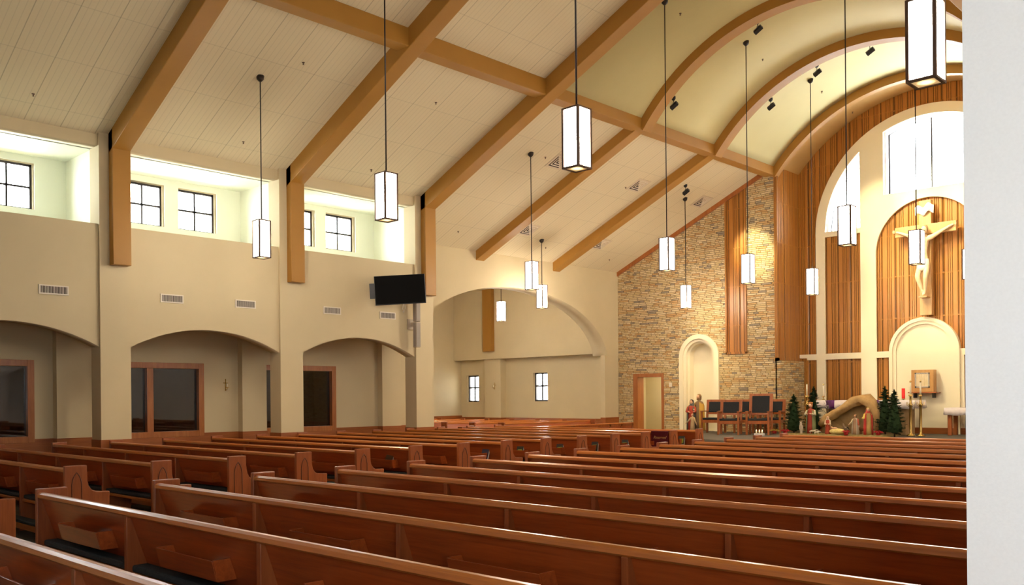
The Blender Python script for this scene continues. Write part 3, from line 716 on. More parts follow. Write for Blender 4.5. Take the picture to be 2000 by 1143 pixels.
# ------------------------------------------------------------------ pendant lamps
def make_lamp():
    t = thing('pendant_lamp', '', 'pendant lamp'); w = .11; H = .70; f_ = .014
    m_ = MB()
    for sx in (-1, 1):
        for sy in (-1, 1): m_.box(sx*w-f_, sx*w+f_, sy*w-f_, sy*w+f_, 0, H)
    for z in (0, H-.02):
        for s in (-1, 1): m_.box(-w, w, s*w-f_, s*w+f_, z, z+.02); m_.box(s*w-f_, s*w+f_, -w, w, z, z+.02)
    m_.build('frame', M_bronze, t)
    for k in range(4):
        MB().box(-w+f_, w-f_, w-.004, w, .02, H-.02).xf(Matrix.Rotation(k*PI/2, 4, 'Z')).build('glass_pane', M_pane, t)
    MB().box(-w+f_, w-f_, -w+f_, w-f_, .008, .013).build('bottom_lens', M_lens, t)
    MB().box(-w, w, -w, w, H-.006, H).lathe([(.012, H), (.012, H+.05)], 8).build('top_cap', M_bronze, t)
    return t
lampP = make_lamp()
lamps = [(-14.95, 8.84, 'pendant lamp left of all others, hanging before the second pair of clerestory windows'),
         (-10.55, 8.31, 'pendant lamp hanging up left of the wall television'),
         (-6.65, 8.02, 'large pendant lamp near the photo centre, in front of the ceiling vents'),
         (-2.74, 7.93, 'largest and nearest pendant lamp, top right beside the white column'),
         (-14.98, 16.29, 'pendant lamp over the left end of the big arch, higher of the overlapping pair'),
         (-17.92, 19.93, 'pendant lamp over the big arch, lower of the overlapping pair'),
         (-21.96, 22.29, 'small pendant lamp hanging inside the transept behind the big arch'),
         (-10.79, 15.95, 'pendant lamp in front of the left part of the stone wall'),
         (-10.73, 19.23, 'pendant lamp before the narrow slat strip in the stone wall'),
         (-10.79, 22.71, 'pendant lamp hanging right before the corner of slats and the left white pillar'),
         (-15.06, 23.25, 'small pendant lamp directly above the stone wall niche'),
         (-6.76, 15.61, 'pendant lamp before the left curved sanctuary window'),
         (-6.77, 18.97, 'pendant lamp covering the left arm of the crucifix'),
         (-6.81, 22.39, 'pendant lamp cut by the white column, right of the crucifix'),
         (-24.9, 19.2, 'added pendant lamp brightening the side transept, hidden behind the third column'), (-21.9, 17.2, 'added unseen pendant lamp brightening the near side of the transept'),  # unseen pair, added because the transept needed more light
         (-3.1, 16.3, 'added unseen pendant lamp over the front of the right pews'), (-3.1, 23.25, 'added unseen pendant lamp at the right end of the sanctuary')]  # out of view, mirrors the left lamps; added to raise nave light
lampO = [lampP]+[copy_tree(lampP) for _ in lamps[1:]]
for k, (x, y, lb) in enumerate(lamps):
    o = lampO[k]
    o.location = (x, y, 4.25); tag(o, lb, 'pendant lamp', 'square pendant lamps on long rods')
    if x < -19: zc = 5.9
    elif y > 14.9 and abs(x-VX0) < 3.9: zc = VC+math.sqrt(VR**2-(x-VX0)**2)
    else: zc = roofz(x)
    MB().tube([(0, 0, .70), (0, 0, zc-4.25-.02)], .011, 8).build('rod', M_rodm, o)
    MB().lathe([(.025, zc-4.25-.09), (.065, zc-4.25-.05), (.075, zc-4.25+.02)], 16).build('canopy', M_rodm, o)
    if k >= 0:
        pl = bpy.data.lights.new('lamp_glow', 'SPOT'); pl.energy = 45; pl.spot_size = 2.4; pl.spot_blend = .8; pl.color = (1, .74, .42); pl.shadow_soft_size = .09
        lo = bpy.data.objects.new('lamp_glow', pl); COL.objects.link(lo); lo.parent = o; lo.location = (0, 0, -.02)

# ------------------------------------------------------------------ ceiling spotlights
def make_spot():
    t = thing('spotlight', '', 'spotlight')
    MB().lathe([(.05, -.10), (.09, -.04), (.09, .05)], 14).build('mount', M_black, t)
    MB().tube([(0, 0, -.08), (.02, 0, -.22)], .014, 8).tube([(.02, -.10, -.24), (.02, -.02, -.2), (.02, .08, -.24)], .01, 6).build('arm', M_black, t)
    MB().box(-.17, .17, -.07, .07, -.08, .08).box(-.15, .15, -.09, -.07, -.05, .05).xf(Matrix.Translation((.03, 0, -.32)) @ Matrix.Rotation(-.5, 4, 'Y') @ Matrix.Rotation(-.6, 4, 'X')).build('head', M_black, t, bevel=.01)
    return t
spotP = make_spot(); spotP.scale = (.62, .62, .62)
spots = [(-12.45, 18.75, 'black spotlight on the vault just behind the nearest arched beam, lowest at its springing', (-9.6, 26.2, 3.6)),
         (-10.15, 18.72, 'black spotlight high on the vault behind the nearest arched beam', (-9.1, 26.2, 6)),
         (-11.67, 22.2, 'black spotlight on the vault behind the second arched beam, lowest of its row', (-9.4, 26.2, 2.6)),
         (-10.36, 22.17, 'black spotlight on the vault behind the second arched beam, middle of its row', (-9.1, 26.3, 5.2)),
         (-8.99, 22.17, 'black spotlight on the vault behind the second arched beam, topmost of its row', (-8.8, 26.3, 5.6)),
         (-14.6, 22.57, 'black spotlight on the sloped panel ceiling above the stone wall', (-15.6, 25.3, 1.4))]
for k, (x, y, lb, tgt) in enumerate(spots):
    o = spotP if k == 0 else copy_tree(spotP)
    z = VC+math.sqrt(VR**2-(x-VX0)**2) if k < 5 else roofz(x)
    o.location = (x, y, z); tag(o, lb, 'spotlight', 'black ceiling spotlights')
    sl = bpy.data.lights.new('spot_beam', 'SPOT'); sl.energy = SPOT_W if k < 5 else 160; sl.color = (1, .87, .52); sl.spot_size = .55 if k < 5 else .5; sl.spot_blend = .7; sl.shadow_soft_size = .08
    so = bpy.data.objects.new('spot_beam', sl); COL.objects.link(so); so.parent = o; so.location = (.03, .05, -.50)
    dirv = Vector(tgt)-(Vector((x, y, z))+Vector((.03, .05, -.5))); so.rotation_euler = dirv.to_track_quat('-Z', 'Y').to_euler()

# ------------------------------------------------------------------ vents, sprinklers
def wall_vent(y0, z0, w, lb):
    t = thing('wall_vent', lb, 'vent', (-17.21, y0, z0), 0, 'grilles on the left wall'); h = .125
    MB().box(0, .012, 0, w, 0, h).build('backing', M_ventdark, t)
    MB().box(.0, .02, -.025, w+.025, h, h+.022).box(0, .02, -.025, w+.025, -.022, 0).box(0, .02, -.025, 0, 0, h).box(0, .02, w, w+.025, 0, h).build('frame', M_vent, t)
    m_ = MB(); n = 18
    for k in range(n): m_.box(.012, .016, w*(k+.4)/n, w*(k+.68)/n, 0, h)
    m_.build('louvre', M_vent, t)
wall_vent(5.73, 3.57, .46, 'white wall grille above the leftmost arch'); wall_vent(7.96, 3.57, .42, 'white wall grille above the middle arch, left of two')
wall_vent(9.56, 3.57, .43, 'white wall grille above the middle arch, right of two'); wall_vent(11.74, 3.57, .43, 'white wall grille above the third arch, left of two')
wall_vent(13.34, 3.55, .43, 'white wall grille below the television')
def on_roof(x, y, lb, kind):
    z = roofz(x) if kind != 'v' else VC+math.sqrt(VR**2-(x-VX0)**2)
    if kind == 'vent':
        t = thing('ceiling_vent', lb, 'vent', (x, y, z), 0, 'air vents in the sloped ceiling'); t.rotation_euler = (0, -math.atan(SL), 0)
        MB().box(-.27, .27, -.27, .27, -.012, 0).build('plate', M_ceil2, t)
        m_ = MB(); m2 = MB()
        for k, r in enumerate((.20, .13, .06)):
            m_.box(-r, -r+.04, -r, r, -.016, -.012); m_.box(-r+.04, r, -r, -r+.03, -.016, -.012)
            m2.box(-r+.045, -r+.055, -r+.04, r, -.025, -.012); m2.box(r-.01, r, -r, r, -.022, -.012); m2.box(-r, r, r-.01, r, -.022, -.012)
        m_.build('slot', M_ventdark, t); m2.build('louvre', M_vent, t)
    else:
        t = thing('sprinkler', lb, 'sprinkler', (x, y, z), 0, 'sprinkler heads on the ceiling')
        MB().lathe([(.010, -.045), (.02, -.04), (.01, -.035), (.008, -.012), (.028, -.008), (.028, 0)], 10).build('head', M_bronze, t)
M_ceil2 = mat('vent_panel', (.60, .50, .36), .7)
on_roof(-15.0, 17.36, 'ceiling vent partly behind the large central pendant lamp', 'vent')
on_roof(-17.6, 19.03, 'ceiling vent low between the two small beams, crossed by a lamp rod', 'vent')
on_roof(-15.05, 20.86, 'ceiling vent high between the two small beams', 'vent')
on_roof(-17.64, 22.42, 'ceiling vent low near the stone wall, beside the last small beam', 'vent')
on_roof(-15.01, 24.1, 'ceiling vent high against the stone wall trim', 'vent')
for x, y, lb in ((-14.37, 9.4, 'sprinkler head above the leftmost pendant lamp'), (-16.62, 9.43, 'sprinkler head low over the second pair of clerestory windows'), (-14.36, 12.66, 'sprinkler head between second and third big beams'),
                 (-18.16, 16.78, 'sprinkler head low above the left of the big arch'), (-14.97, 16.82, 'sprinkler head beside the vent behind the central lamp'), (-15.23, 20.5, 'sprinkler head beside the high vent between small beams'),
                 (-16.62, 12.66, 'sprinkler head low above the third pair of clerestory windows'), (-16.57, 5.44, 'sprinkler head at the far left of the ceiling'), (-18.2, 20.43, 'sprinkler head next to the lower of the overlapping lamps'), (-18.27, 23.66, 'sprinkler head in the low corner beside the stone wall')):
    on_roof(x, y, lb, 's')
for x, y, lb in ((-10.87, 16.66, 'sprinkler on the vault before the nearest arched beam'), (-10.9, 20.35, 'sprinkler on the vault between the first and second arched beams'), (-10.92, 23.67, 'sprinkler on the vault behind the second arched beam'), (-11.02, 25.9, 'sprinkler on the brown vault band by the altar wall')):
    on_roof(x, y, lb, 'v')

# ------------------------------------------------------------------ television, loudspeaker, wall bits
tv = thing('television', 'black flat television on a bracket beside the third column', 'television', (-16.62, 13.47, 4.18))
tv.rotation_euler = (math.radians(2.5), math.radians(-2.6), math.radians(44)+0)
MB().box(-.60, .60, 0, .05, -.345, .345).build('housing', M_black, tv, bevel=.006)
MB().box(-.585, .585, -.003, 0, -.325, .335).build('screen', mat('screen_glass', (.003, .003, .003), .6, .1), tv)
MB().box(-.25, .25, .05, .12, -.15, .15).tube([(0, .1, 0), (-.1, .35, 0), (.2, .52, 0)], .03, 8).box(-.72, -.60, .02, .06, -.18, .18).build('bracket', M_black, tv)
MB().tube([(.06, .02, -.34), (.03, .03, -.46), (.07, .03, -.50), (.10, .03, -.44), (.09, .02, -.34)], .007, 6).ball((.05, .03, -.52), .022, 8).build('cable', M_vent, tv)
ls = thing('loudspeaker', 'slim beige column loudspeaker fixed below the television', 'loudspeaker', (-16.98, 14.28, 2.86))
M_spk = mat('speaker_beige', (.42, .35, .27), .6); M_grille = noise_mat('speaker_grille', (.36, .32, .28), (.30, .27, .23), (1, 1, 1), 200, .7, .3)
MB().box(-.06, .06, -.07, .07, 0, .62).build('lower_cabinet', M_spk, ls, bevel=.01); MB().box(-.06, .06, -.07, .07, .63, 1.15).build('upper_cabinet', M_spk, ls, bevel=.01)
MB().box(.06, .066, -.06, .06, .02, .60).box(.06, .066, -.06, .06, .65, 1.13).box(-.05, .05, -.075, -.07, .02, .60).box(-.05, .05, -.075, -.07, .65, 1.13).build('grille', M_grille, ls)
MB().box(-.23, -.06, -.02, .02, .52, .62).box(-.23, -.2, -.12, .06, .45, .70).build('wall_mount', M_spk, ls)
ws_ = thing('light_switch', 'small white switch plate on the stone wall between doorway and niche', 'switch', (-16.72, YF-.01, 1.97))
MB().box(-.055, .055, -.012, .03, -.07, .07).build('plate', M_vent, ws_, bevel=.003); MB().box(-.012, .012, -.025, -.012, -.02, .02).build('toggle', M_vent, ws_)
def sconce(loc, rz, lb):
    t = thing('candle_sconce', lb, 'sconce', loc, rz, 'brass wall candle holders')
    MB().box(-.008, .008, -.012, 0, -.13, .14).box(-.06, .06, -.012, 0, .04, .055).build('cross', M_gold, t)
    MB().tube([(.0, -.01, -.1), (.0, -.07, -.11), (.0, -.08, -.07)], .007, 6).lathe([(.012, -.07), (.03, -.06), (.03, -.05)], 10, (0, -.08)).build('holder', M_gold, t)
    MB().lathe([(.011, -.05), (.011, .04)], 8, (0, -.08)).build('candle', M_candle, t)
sconce((XW+.0, 10.19, 1.95), PI/2, 'brass cross candle holder on the aisle wall between the dark windows')
sconce((-25.32, 25.3, 2.05), 0, 'brass cross candle holder on the transept pilaster between two small windows')

# ------------------------------------------------------------------ sanctuary furniture
def make_chair(h, w=.62):
    t = thing('sanctuary_chair', '', 'chair'); d = .52; l = .055
    bk = math.radians(8)
    for s in (-1, 1):
        x = s*(w/2-l/2)
        MB().box(x-l/2, x+l/2, -d/2, -d/2+l, 0, .64).build('leg', M_chair, t, bevel=.005)
        p = MB().prism([(d/2-.07, 0), (d/2, 0), (d/2, .42), (d/2+(h-.42)*math.tan(bk), h), (d/2-.06+(h-.42)*math.tan(bk), h), (d/2-.07, .42)], 'x', x-l/2, x+l/2).build('leg', M_chair, t, bevel=.005)
        MB().box(x-.035, x+.035, -d/2-.02, d/2-.02, .64, .67).build('armrest', M_chair, t, bevel=.006)
    MB().box(-w/2+l, w/2-l, -d/2+.01, -d/2+.04, .31, .40).box(-w/2+.01, -w/2+.04, -d/2+l, d/2-.05, .31, .40).box(w/2-.04, w/2-.01, -d/2+l, d/2-.05, .31, .40).build('seat_frame', M_chair, t)
    MB().box(-w/2+l, w/2-l, -d/2+.01, d/2-.03, .40, .46).build('seat', M_charc, t, bevel=.02)
    Mx = Matrix.Translation((0, d/2-.045, .42)) @ Matrix.Rotation(-bk, 4, 'X')
    z1 = (h-.42)/math.cos(bk)
    MB().box(-w/2+l, w/2-l, -.02, .03, z1-.07, z1).box(-w/2+l, w/2-l, -.02, .03, .14, .20).box(-w/2+l, -w/2+l+.03, -.02, .03, .2, z1-.07).box(w/2-l-.03, w/2-l, -.02, .03, .2, z1-.07).xf(Mx).build('backrest_frame', M_chair, t)
    MB().box(-w/2+l+.03, w/2-l-.03, -.035, .02, .2, z1-.07).xf(Mx).build('backrest', M_charc, t, bevel=.012)
    return t
ch = make_chair(1.0); ch.location = (-13.46, 23.0, PZ); ch.rotation_euler.z = .35
tag(ch, 'wooden armchair with charcoal pads, front left of the chair group', 'chair', 'wooden chairs beside the niche')
for x, y, r, lb in ((-14.45, 23.75, .2, 'wooden chair with charcoal back, leftmost, right beside the niche'), (-13.62, 24.22, .2, 'wooden chair mostly hidden between the front armchair and the tall chair'), (-12.78, 24.25, .2, 'wooden chair hidden behind the right side of the tall chair')):
    o = copy_tree(ch); o.location = (x, y, PZ); o.rotation_euler.z = r; tag(o, lb, 'chair', 'wooden chairs beside the niche')
ct = make_chair(1.17, .66); ct.location = (-12.72, 23.35, PZ); ct.rotation_euler.z = .3
tag(ct, 'tallest wooden chair with high charcoal back, in front at the right', 'chair', 'wooden chairs beside the niche')

# altar: stone base under a white cloth with purple bands
al = thing('altar', 'stone altar block behind the nativity display', 'altar', (-10.36, 25.25, PZ))
MB().box(-1.10, 1.15, -.33, .33, 0, .86).build('base', M_stonedark, al, bevel=.02); MB().box(-1.3, 1.3, -.42, .42, .86, .95).build('altar_top', M_stonedark, al)
ac = thing('altar_cloth', 'white cloth with purple bands over the stone altar', 'cloth', (-10.36, 25.25, PZ))
def drape(x0, x1, y0, y1, z1, drop, mt, nm, par, amp=.012, ends=True):
    m_ = MB(); n = 60; vs = []; fs = []
    for i in range(n+1):
        x = x0+(x1-x0)*i/n; w = amp*math.sin(i*1.3)+amp*.5*math.sin(i*.57)
        vs += [(x, y1, z1-drop), (x, y1, z1), (x, y0, z1), (x, y0-.01+w*.3, z1-drop*.5), (x, y0-.012+w, z1-drop+.01*math.sin(i*.4))]
    for i in range(n):
        for k in range(4): fs.append((i*5+k, i*5+k+1, (i+1)*5+k+1, (i+1)*5+k))
    m_.add(vs, fs, True)
    if ends:
        for x, sgn in ((x0, -1), (x1, 1)):
            vs = []; fs = []
            for k in range(13):
                y = y0+(y1-y0)*k/12; w = .02*math.sin(k*1.7)
                vs += [(x, y, z1), (x+sgn*(.02+w), y, z1-drop*.9)]
            for k in range(12): fs.append((2*k, 2*k+1, 2*k+3, 2*k+2))
            m_.add(vs, fs, True)
    o = m_.build(nm, mt, par); sm = o.modifiers.new('thick', 'SOLIDIFY'); sm.thickness = .004; return o
drape(-1.38, 1.40, -.43, .43, .956, .235, M_cloth, 'linen', ac)
drape(-1.04, -.80, -.436, .43, .960, .235, M_purple, 'purple_band', ac, 0, False); drape(.24, .46, -.436, .43, .960, .235, M_purple, 'purple_band', ac, 0, False)
# side table
st = thing('credence_table', 'small wooden side table at the right, cut by the white column', 'table', (-7.6, 25.75, PZ))
for sx in (-1, 1):
    for sy in (-1, 1): MB().box(sx*.68-.05, sx*.68+.05, sy*.22-.05, sy*.22+.05, 0, .68).build('leg', M_chair, st, bevel=.004)
MB().box(-.78, .78, -.3, .3, .68, .735).build('tabletop', M_chair, st)
tc = thing('table_cloth', 'white cloth draped over the side table at the right', 'cloth', (-7.6, 25.75, PZ)); drape(-.80, .80, -.315, .315, .742, .2, M_cloth, 'linen', tc)
# tabernacle on a shelf
sh_ = thing('wall_shelf', 'thin dark shelf on two brackets under the wooden cabinet', 'shelf', (-9.15, YB-.11, 1.62))
MB().box(-.39, .39, -.30, 0, 0, .03).build('board', M_chair, sh_); MB().box(-.27, -.24, -.22, 0, -.13, 0).build('bracket', M_black, sh_); MB().box(.24, .27, -.22, 0, -.13, 0).build('bracket', M_black, sh_)
tb = thing('tabernacle', 'square light wood cabinet with glass front on the niche shelf', 'cabinet', (-9.15, YB-.27, 1.652))
M_lwood = wood('light_oak', (.50, .26, .08), (.42, .21, .06), (.56, .31, .10), (8, 8, 1), .4, .1)
MB().box(-.30, .30, -.12, .12, 0, .62).build('body', M_lwood, tb, bevel=.006)
MB().box(-.20, .20, -.135, -.12, .12, .16).box(-.20, .20, -.135, -.12, .50, .54).box(-.20, -.16, -.135, -.12, .12, .54).box(.16, .20, -.135, -.12, .12, .54).build('door_frame', mat('silver_trim', (.75, .70, .6), .25, metal=.8), tb)
MB().box(-.16, .16, -.128, -.121, .16, .50).build('door', noise_mat('gold_door', (.60, .46, .24), (.72, .6, .4), (8, 8, 2), 3, .3, .5), tb)
# sanctuary lamp, candlesticks, candles
rl = thing('sanctuary_lamp', 'small red glass candle on a brass stand behind the altar', 'candle', (-9.62, 25.85, PZ))
MB().lathe([(.10, 0), (.10, .02), (.02, .05), (.014, .5), (.02, .96), (.06, .985)], 14).build('stand', M_gold, rl)
MB().lathe([(.035, .99), (.045, 1.02), (.045, 1.28)], 14).build('glass', M_red, rl); MB().lathe([(.008, 1.0), (.02, 1.08), (.003, 1.17)], 10).build('flame', mat('red_flame', (1, .2, .1), .5, emit=(1, .25, .15), es=1.5), rl)
def candlestick(x, y, hs, hc, lb, z=PZ, r=.035, arms=True):
    t = thing('candlestick', lb, 'candlestick', (x, y, z), 0, 'brass candlesticks by the altar')
    if hs > .5:
        MB().lathe([(.108, 0), (.108, .025), (.05, .05), (r, .08), (r, hs*.72), (.055, hs*.76), (.03, hs*.80), (.025, hs*.95), (.06, hs)], 18).build('shaft', M_gold, t)
        m_ = MB()
        for k in range(4):
            c, s_ = math.cos(k*PI/2+.3), math.sin(k*PI/2+.3)
            m_.tube([(c*.03, s_*.03, hs*.72), (c*.085, s_*.085, hs*.74), (c*.085, s_*.085, hs*.82)], .009, 6)
        m_.build('prong', M_gold, t)
    else:
        MB().lathe([(.05, 0), (.05, .01), (.012, .03), (.012, hs-.03), (.055, hs)], 14).build('shaft', M_gold, t)
    MB().lathe([(.022, hs), (.021, hs+hc)], 12).build('candle', M_candle, t)
    MB().lathe([(.024, hs+hc), (.024, hs+hc+.03), (.01, hs+hc+.05)], 12).build('follower', M_gold, t)
candlestick(-8.97, 24.6, 1.10, .33, 'tall brass candlestick, left of the two right of the fir trees')
candlestick(-8.73, 24.65, 1.10, .33, 'tall brass candlestick, right of the two, overlapping the wooden cabinet')
candlestick(-11.66, 25.2, .11, .32, 'brass candle on the left end of the altar cloth', PZ+.965)
candlestick(-11.95, 24.75, 1.10, .33, 'candlestick hidden behind the second fir tree, gold tip above it')

# ------------------------------------------------------------------ crucifix
M_corpus = noise_mat('carved_pale_wood', (.66, .50, .30), (.74, .58, .38), (1, 1, 1), 8, .5, .4)
M_crossw = wood('cross_wood', (.50, .30, .12), (.44, .25, .09), (.56, .35, .15), (8, 8, 1), .45, .1)
CX, CY = -9.07, YB-.30
cr = thing('crucifix', 'large carved wooden crucifix on the golden slat wall', 'crucifix', (CX, CY, 0))
MB().box(-.16, .16, .0, .16, 3.80, 7.0).build('upright_beam', M_crossw, cr, bevel=.01)
MB().box(-.82, .82, -.02, .12, 6.05, 6.33).build('cross_beam', M_crossw, cr, bevel=.01)
MB().box(-.05, .05, .16, .30, 3.85, 4.1).box(-.06, .06, .16, .24, 6, 6.2).build('wall_bracket', M_black, cr)
vs = []; fs = []
for i in range(13):
    x = -.24+.48*i/12; dz = .05*math.sin(i*.9)-.0; dy = -.05-.03*math.cos(i*.8); vs += [(x, dy, 6.62+dz+x*.15), (x, dy, 6.85+dz+x*.15)]
for i in range(12): fs.append((2*i, 2*i+2, 2*i+3, 2*i+1))
sg = MB().add(vs, fs, True).build('scroll', mat('white_scroll', (.85, .84, .8), .5), cr); q = sg.modifiers.new('t', 'SOLIDIFY'); q.thickness = .02
V = [(0, -.14, 5.30), (0, -.15, 5.52), (0, -.13, 5.75), (0, -.12, 5.92), (.02, -.16, 6.02), (.04, -.20, 6.10),
     (-.20, -.11, 5.93), (-.44, -.09, 6.06), (-.70, -.06, 6.18), (-.78, -.06, 6.20), (.20, -.11, 5.93), (.44, -.09, 6.07), (.70, -.06, 6.20), (.78, -.06, 6.23),
     (-.08, -.15, 5.18), (-.13, -.26, 4.86), (-.05, -.13, 4.48), (-.01, -.13, 4.40), (-.0, -.2, 4.33),
     (.09, -.15, 5.18), (.10, -.28, 4.85), (.04, -.14, 4.49), (.02, -.14, 4.41), (.02, -.21, 4.34)]
Eg = [(0, 1), (1, 2), (2, 3), (3, 4), (4, 5), (3, 6), (6, 7), (7, 8), (8, 9), (3, 10), (10, 11), (11, 12), (12, 13), (0, 14), (14, 15), (15, 16), (16, 17), (17, 18), (0, 19), (19, 20), (20, 21), (21, 22), (22, 23)]
Rd = [(.13, .10), (.105, .08), (.14, .10), (.13, .09), .05, .055, .075, .05, .033, .03, .075, .05, .033, .03, .095, .075, .048, .04, .03, .095, .075, .048, .04, .03]
body = link('figure', skin_body(Eg, V, Rd, 2), M_corpus, cr)
MB().ball((.05, -.22, 6.15), .095, 14, (.85, .95, 1.15)).ball((.05, -.315, 6.13), .018, 8, (.7, 1, 1.6)).lathe([(.03, 6.02), (.045, 6.05), (.02, 6.0)], 8, (.06, -.27)).build('head', M_corpus, cr)
MB().ball((.05, -.19, 6.18), .105, 14, (.95, .9, 1.1)).tube([(-.03, -.17, 6.16), (-.05, -.16, 6.0)], [.04, .02], 8).build('hair', mat('carved_hair', (.32, .20, .10), .6), cr)
MB().loft([(0, -.16, 5.02, .155, .125), (.0, -.165, 5.12, .17, .135), (.0, -.155, 5.26, .16, .125), (.0, -.15, 5.34, .14, .105)], 20, .04).build('loincloth', mat('pale_cloth', (.82, .76, .66), .6), cr)
m_ = MB()
for s in (-1, 1):
    for k in range(5):
        a_ = (k-2)*.25; bx_ = s*.80; bz = 6.205 if s < 0 else 6.235
        m_.tube([(bx_, -.07, bz+(k-2)*.014), (bx_+s*.035, -.09, bz+(k-2)*.018+.005), (bx_+s*(.055-.008*abs(k-2)), -.115, bz+(k-2)*.019)], [.011, .010, .007], 6)
m_.build('finger', M_corpus, cr)
MB().box(-.10, .12, -.26, .0, 4.27, 4.31).build('foot_rest', M_crossw, cr)

# ------------------------------------------------------------------ statues and nativity
skin = mat('painted_skin', (.62, .36, .22), .6); M_hair = mat('painted_brown_hair', (.13, .07, .03), .7); M_blonde = mat('painted_fair_hair', (.42, .25, .09), .7)
def cmat(c, r=.7):
    k = ('c',)+tuple(c)
    if k not in M_cov: M_cov[k] = noise_mat('painted_cloth', c, tuple(v*.75 for v in c), (1, 1, 1), 6, r, .3)
    return M_cov[k]
def figure(t, h, robe, cloak=None, hair=None, veil=None, off=(0, 0), facing=0, arms=(), kneel=False, beard=False, suffix='', crown=None, feet=True):
    # a robed standing or kneeling painted figure; facing 0 looks to -y
    M_ = Matrix.Translation((off[0], off[1], 0)) @ Matrix.Rotation(facing, 4, 'Z')
    hd = h/7.2; sh = h-hd*1.45; w = h*.125
    if kneel: rings = [(0, .10*h, 0, w*1.25, w*2.1), (0, .08*h, h*.12, w*1.2, w*1.9), (0, .02*h, h*.32, w*1.0, w*1.05), (0, 0, h*.5, w*.9, w*.75), (0, 0, sh*.93, w*1.05, w*.62), (0, 0, sh, w*.75, w*.5), (0, 0, sh+hd*.16, w*.32, w*.32), (0, 0, sh+hd*.45, w*.27, w*.27)]
    else: rings = [(0, 0, 0, w*1.15, w*.95), (0, 0, h*.25, w*1.0, w*.8), (0, 0, h*.5, w*.92, w*.68), (0, 0, h*.60, w*.85, w*.6), (0, 0, sh*.95, w*1.08, w*.62), (0, 0, sh, w*.8, w*.5), (0, 0, sh+hd*.14, w*.32, w*.32), (0, 0, sh+hd*.45, w*.27, w*.27)]
    MB().loft(rings, 28, .05, h*5).xf(M_).build('robe', cmat(robe), t)
    hz = sh+hd*.88
    MB().ball((0, -.02*h, hz), hd*.5, 16, (.78, .9, 1.05)).ball((0, -.02*h-hd*.46, hz-.03*hd), hd*.09, 8, (.7, 1, 1.6)).ball((-hd*.16, -.02*h-hd*.40, hz+hd*.08), hd*.05, 6).ball((hd*.16, -.02*h-hd*.40, hz+hd*.08), hd*.05, 6).xf(M_).build('head', skin, t)
    if hair: MB().ball((0, .0, hz+hd*.10), hd*.54, 14, (.88, .92, 1.0)).ball((0, hd*.2, hz-hd*.25), hd*.38, 10, (1, .7, 1.2)).xf(M_).build('hair', cmat(hair), t)
    if beard: MB().ball((0, -.02*h-hd*.30, hz-hd*.38), hd*.26, 10, (.9, .7, 1)).xf(M_).build('beard', cmat(hair), t)
    if veil:
        MB().loft([(0, .02*h, h*.42, w*1.2, w*.5), (0, .03*h, sh*.9, w*1.25, w*.62), (0, .02*h, sh, w*.95, w*.62), (0, .012*h, sh+hd*.3, hd*.5, hd*.5), (0, .012*h, hz, hd*.52, hd*.52), (0, .012*h, hz+hd*.35, hd*.44, hd*.46), (0, .01*h, hz+hd*.58, hd*.14, hd*.14)], 20, .03).xf(M_).build('veil', cmat(veil), t)
    if cloak:
        vs = []; fs = []; n = 20; rows = [(0.02, 1.35, 1.15), (.3, 1.3, 1.05), (.55, 1.22, .95), (.75, 1.2, .85), (.83, .95, .7), (.86, .6, .5)]
        for zf, rx, ry in rows:
            for k in range(n+1):
                a_ = math.radians(-55+290*k/n); f_ = 1+.06*math.sin(k*1.9+zf*2); vs.append((w*rx*math.cos(a_)*f_, w*ry*math.sin(a_)*f_, h*zf*(sh/h)/.86))
        for i in range(len(rows)-1):
            for k in range(n): b0 = i*(n+1)+k; fs.append((b0, b0+1, b0+n+2, b0+n+1))
        o = MB().add(vs, fs, True).xf(M_).build('cloak', cmat(cloak), t); q = o.modifiers.new('t', 'SOLIDIFY'); q.thickness = .012*h
    for (elbow, hand, slv) in arms:
        s = 1 if elbow[0] > 0 else -1
        p0 = (s*w*.9, 0, sh*.955); e_ = tuple(v*h for v in elbow); hnd = tuple(v*h for v in hand)
        MB().tube([p0, e_, tuple((a+2*b)/3 for a, b in zip(e_, hnd))], [h*.042, h*.04, h*.045], 10).xf(M_).build('sleeve', cmat(slv), t)
        d = (Vector(hnd)-Vector(e_)).normalized(); m_ = MB().tube([tuple((a+2*b)/3 for a, b in zip(e_, hnd)), hnd], [h*.02, h*.018], 8)
        pv = d.cross(Vector((0, 0, 1))).normalized()
        for k in range(4):
            b0 = Vector(hnd)+pv*(k-1.5)*h*.011; m_.tube([b0, b0+d*h*(.045-.004*abs(k-1.2))], [h*.007, h*.005], 5)
        b0 = Vector(hnd)-d*h*.005; m_.tube([b0, b0+pv*h*.028+d*h*.015], [h*.007, h*.005], 5)
        m_.xf(M_).build('hand', skin, t)
    if crown: MB().lathe([(hd*.42, hz+hd*.35), (hd*.48, hz+hd*.75), (hd*.2, hz+hd*.8)], 10).xf(M_).build('headdress', cmat(crown), t)
fam = thing('family_statue', 'painted statue of a robed man, veiled woman and child standing in the niche', 'statue', (-15.62, 24.66, PZ))
MB().box(-.34, .30, -.22, .2, 0, .03).build('plinth', cmat((.2, .13, .07)), fam)
figure(fam, 1.17, (.24, .15, .08), cloak=(.62, .36, .06), hair=(.30, .17, .07), off=(.08, .04), facing=-.2, beard=True, arms=(((-.16, -.06, .60), (-.06, -.14, .58), (.24, .15, .08)),))
figure(fam, 1.0, (.50, .07, .035), cloak=(.12, .12, .11), veil=(.13, .13, .12), hair=(.06, .03, .02), off=(-.16, -.02), facing=.15, arms=(((-.15, -.06, .62), (-.02, -.15, .60), (.50, .07, .035)), ((.15, -.05, .62), (.16, -.18, .62), (.50, .07, .035))))
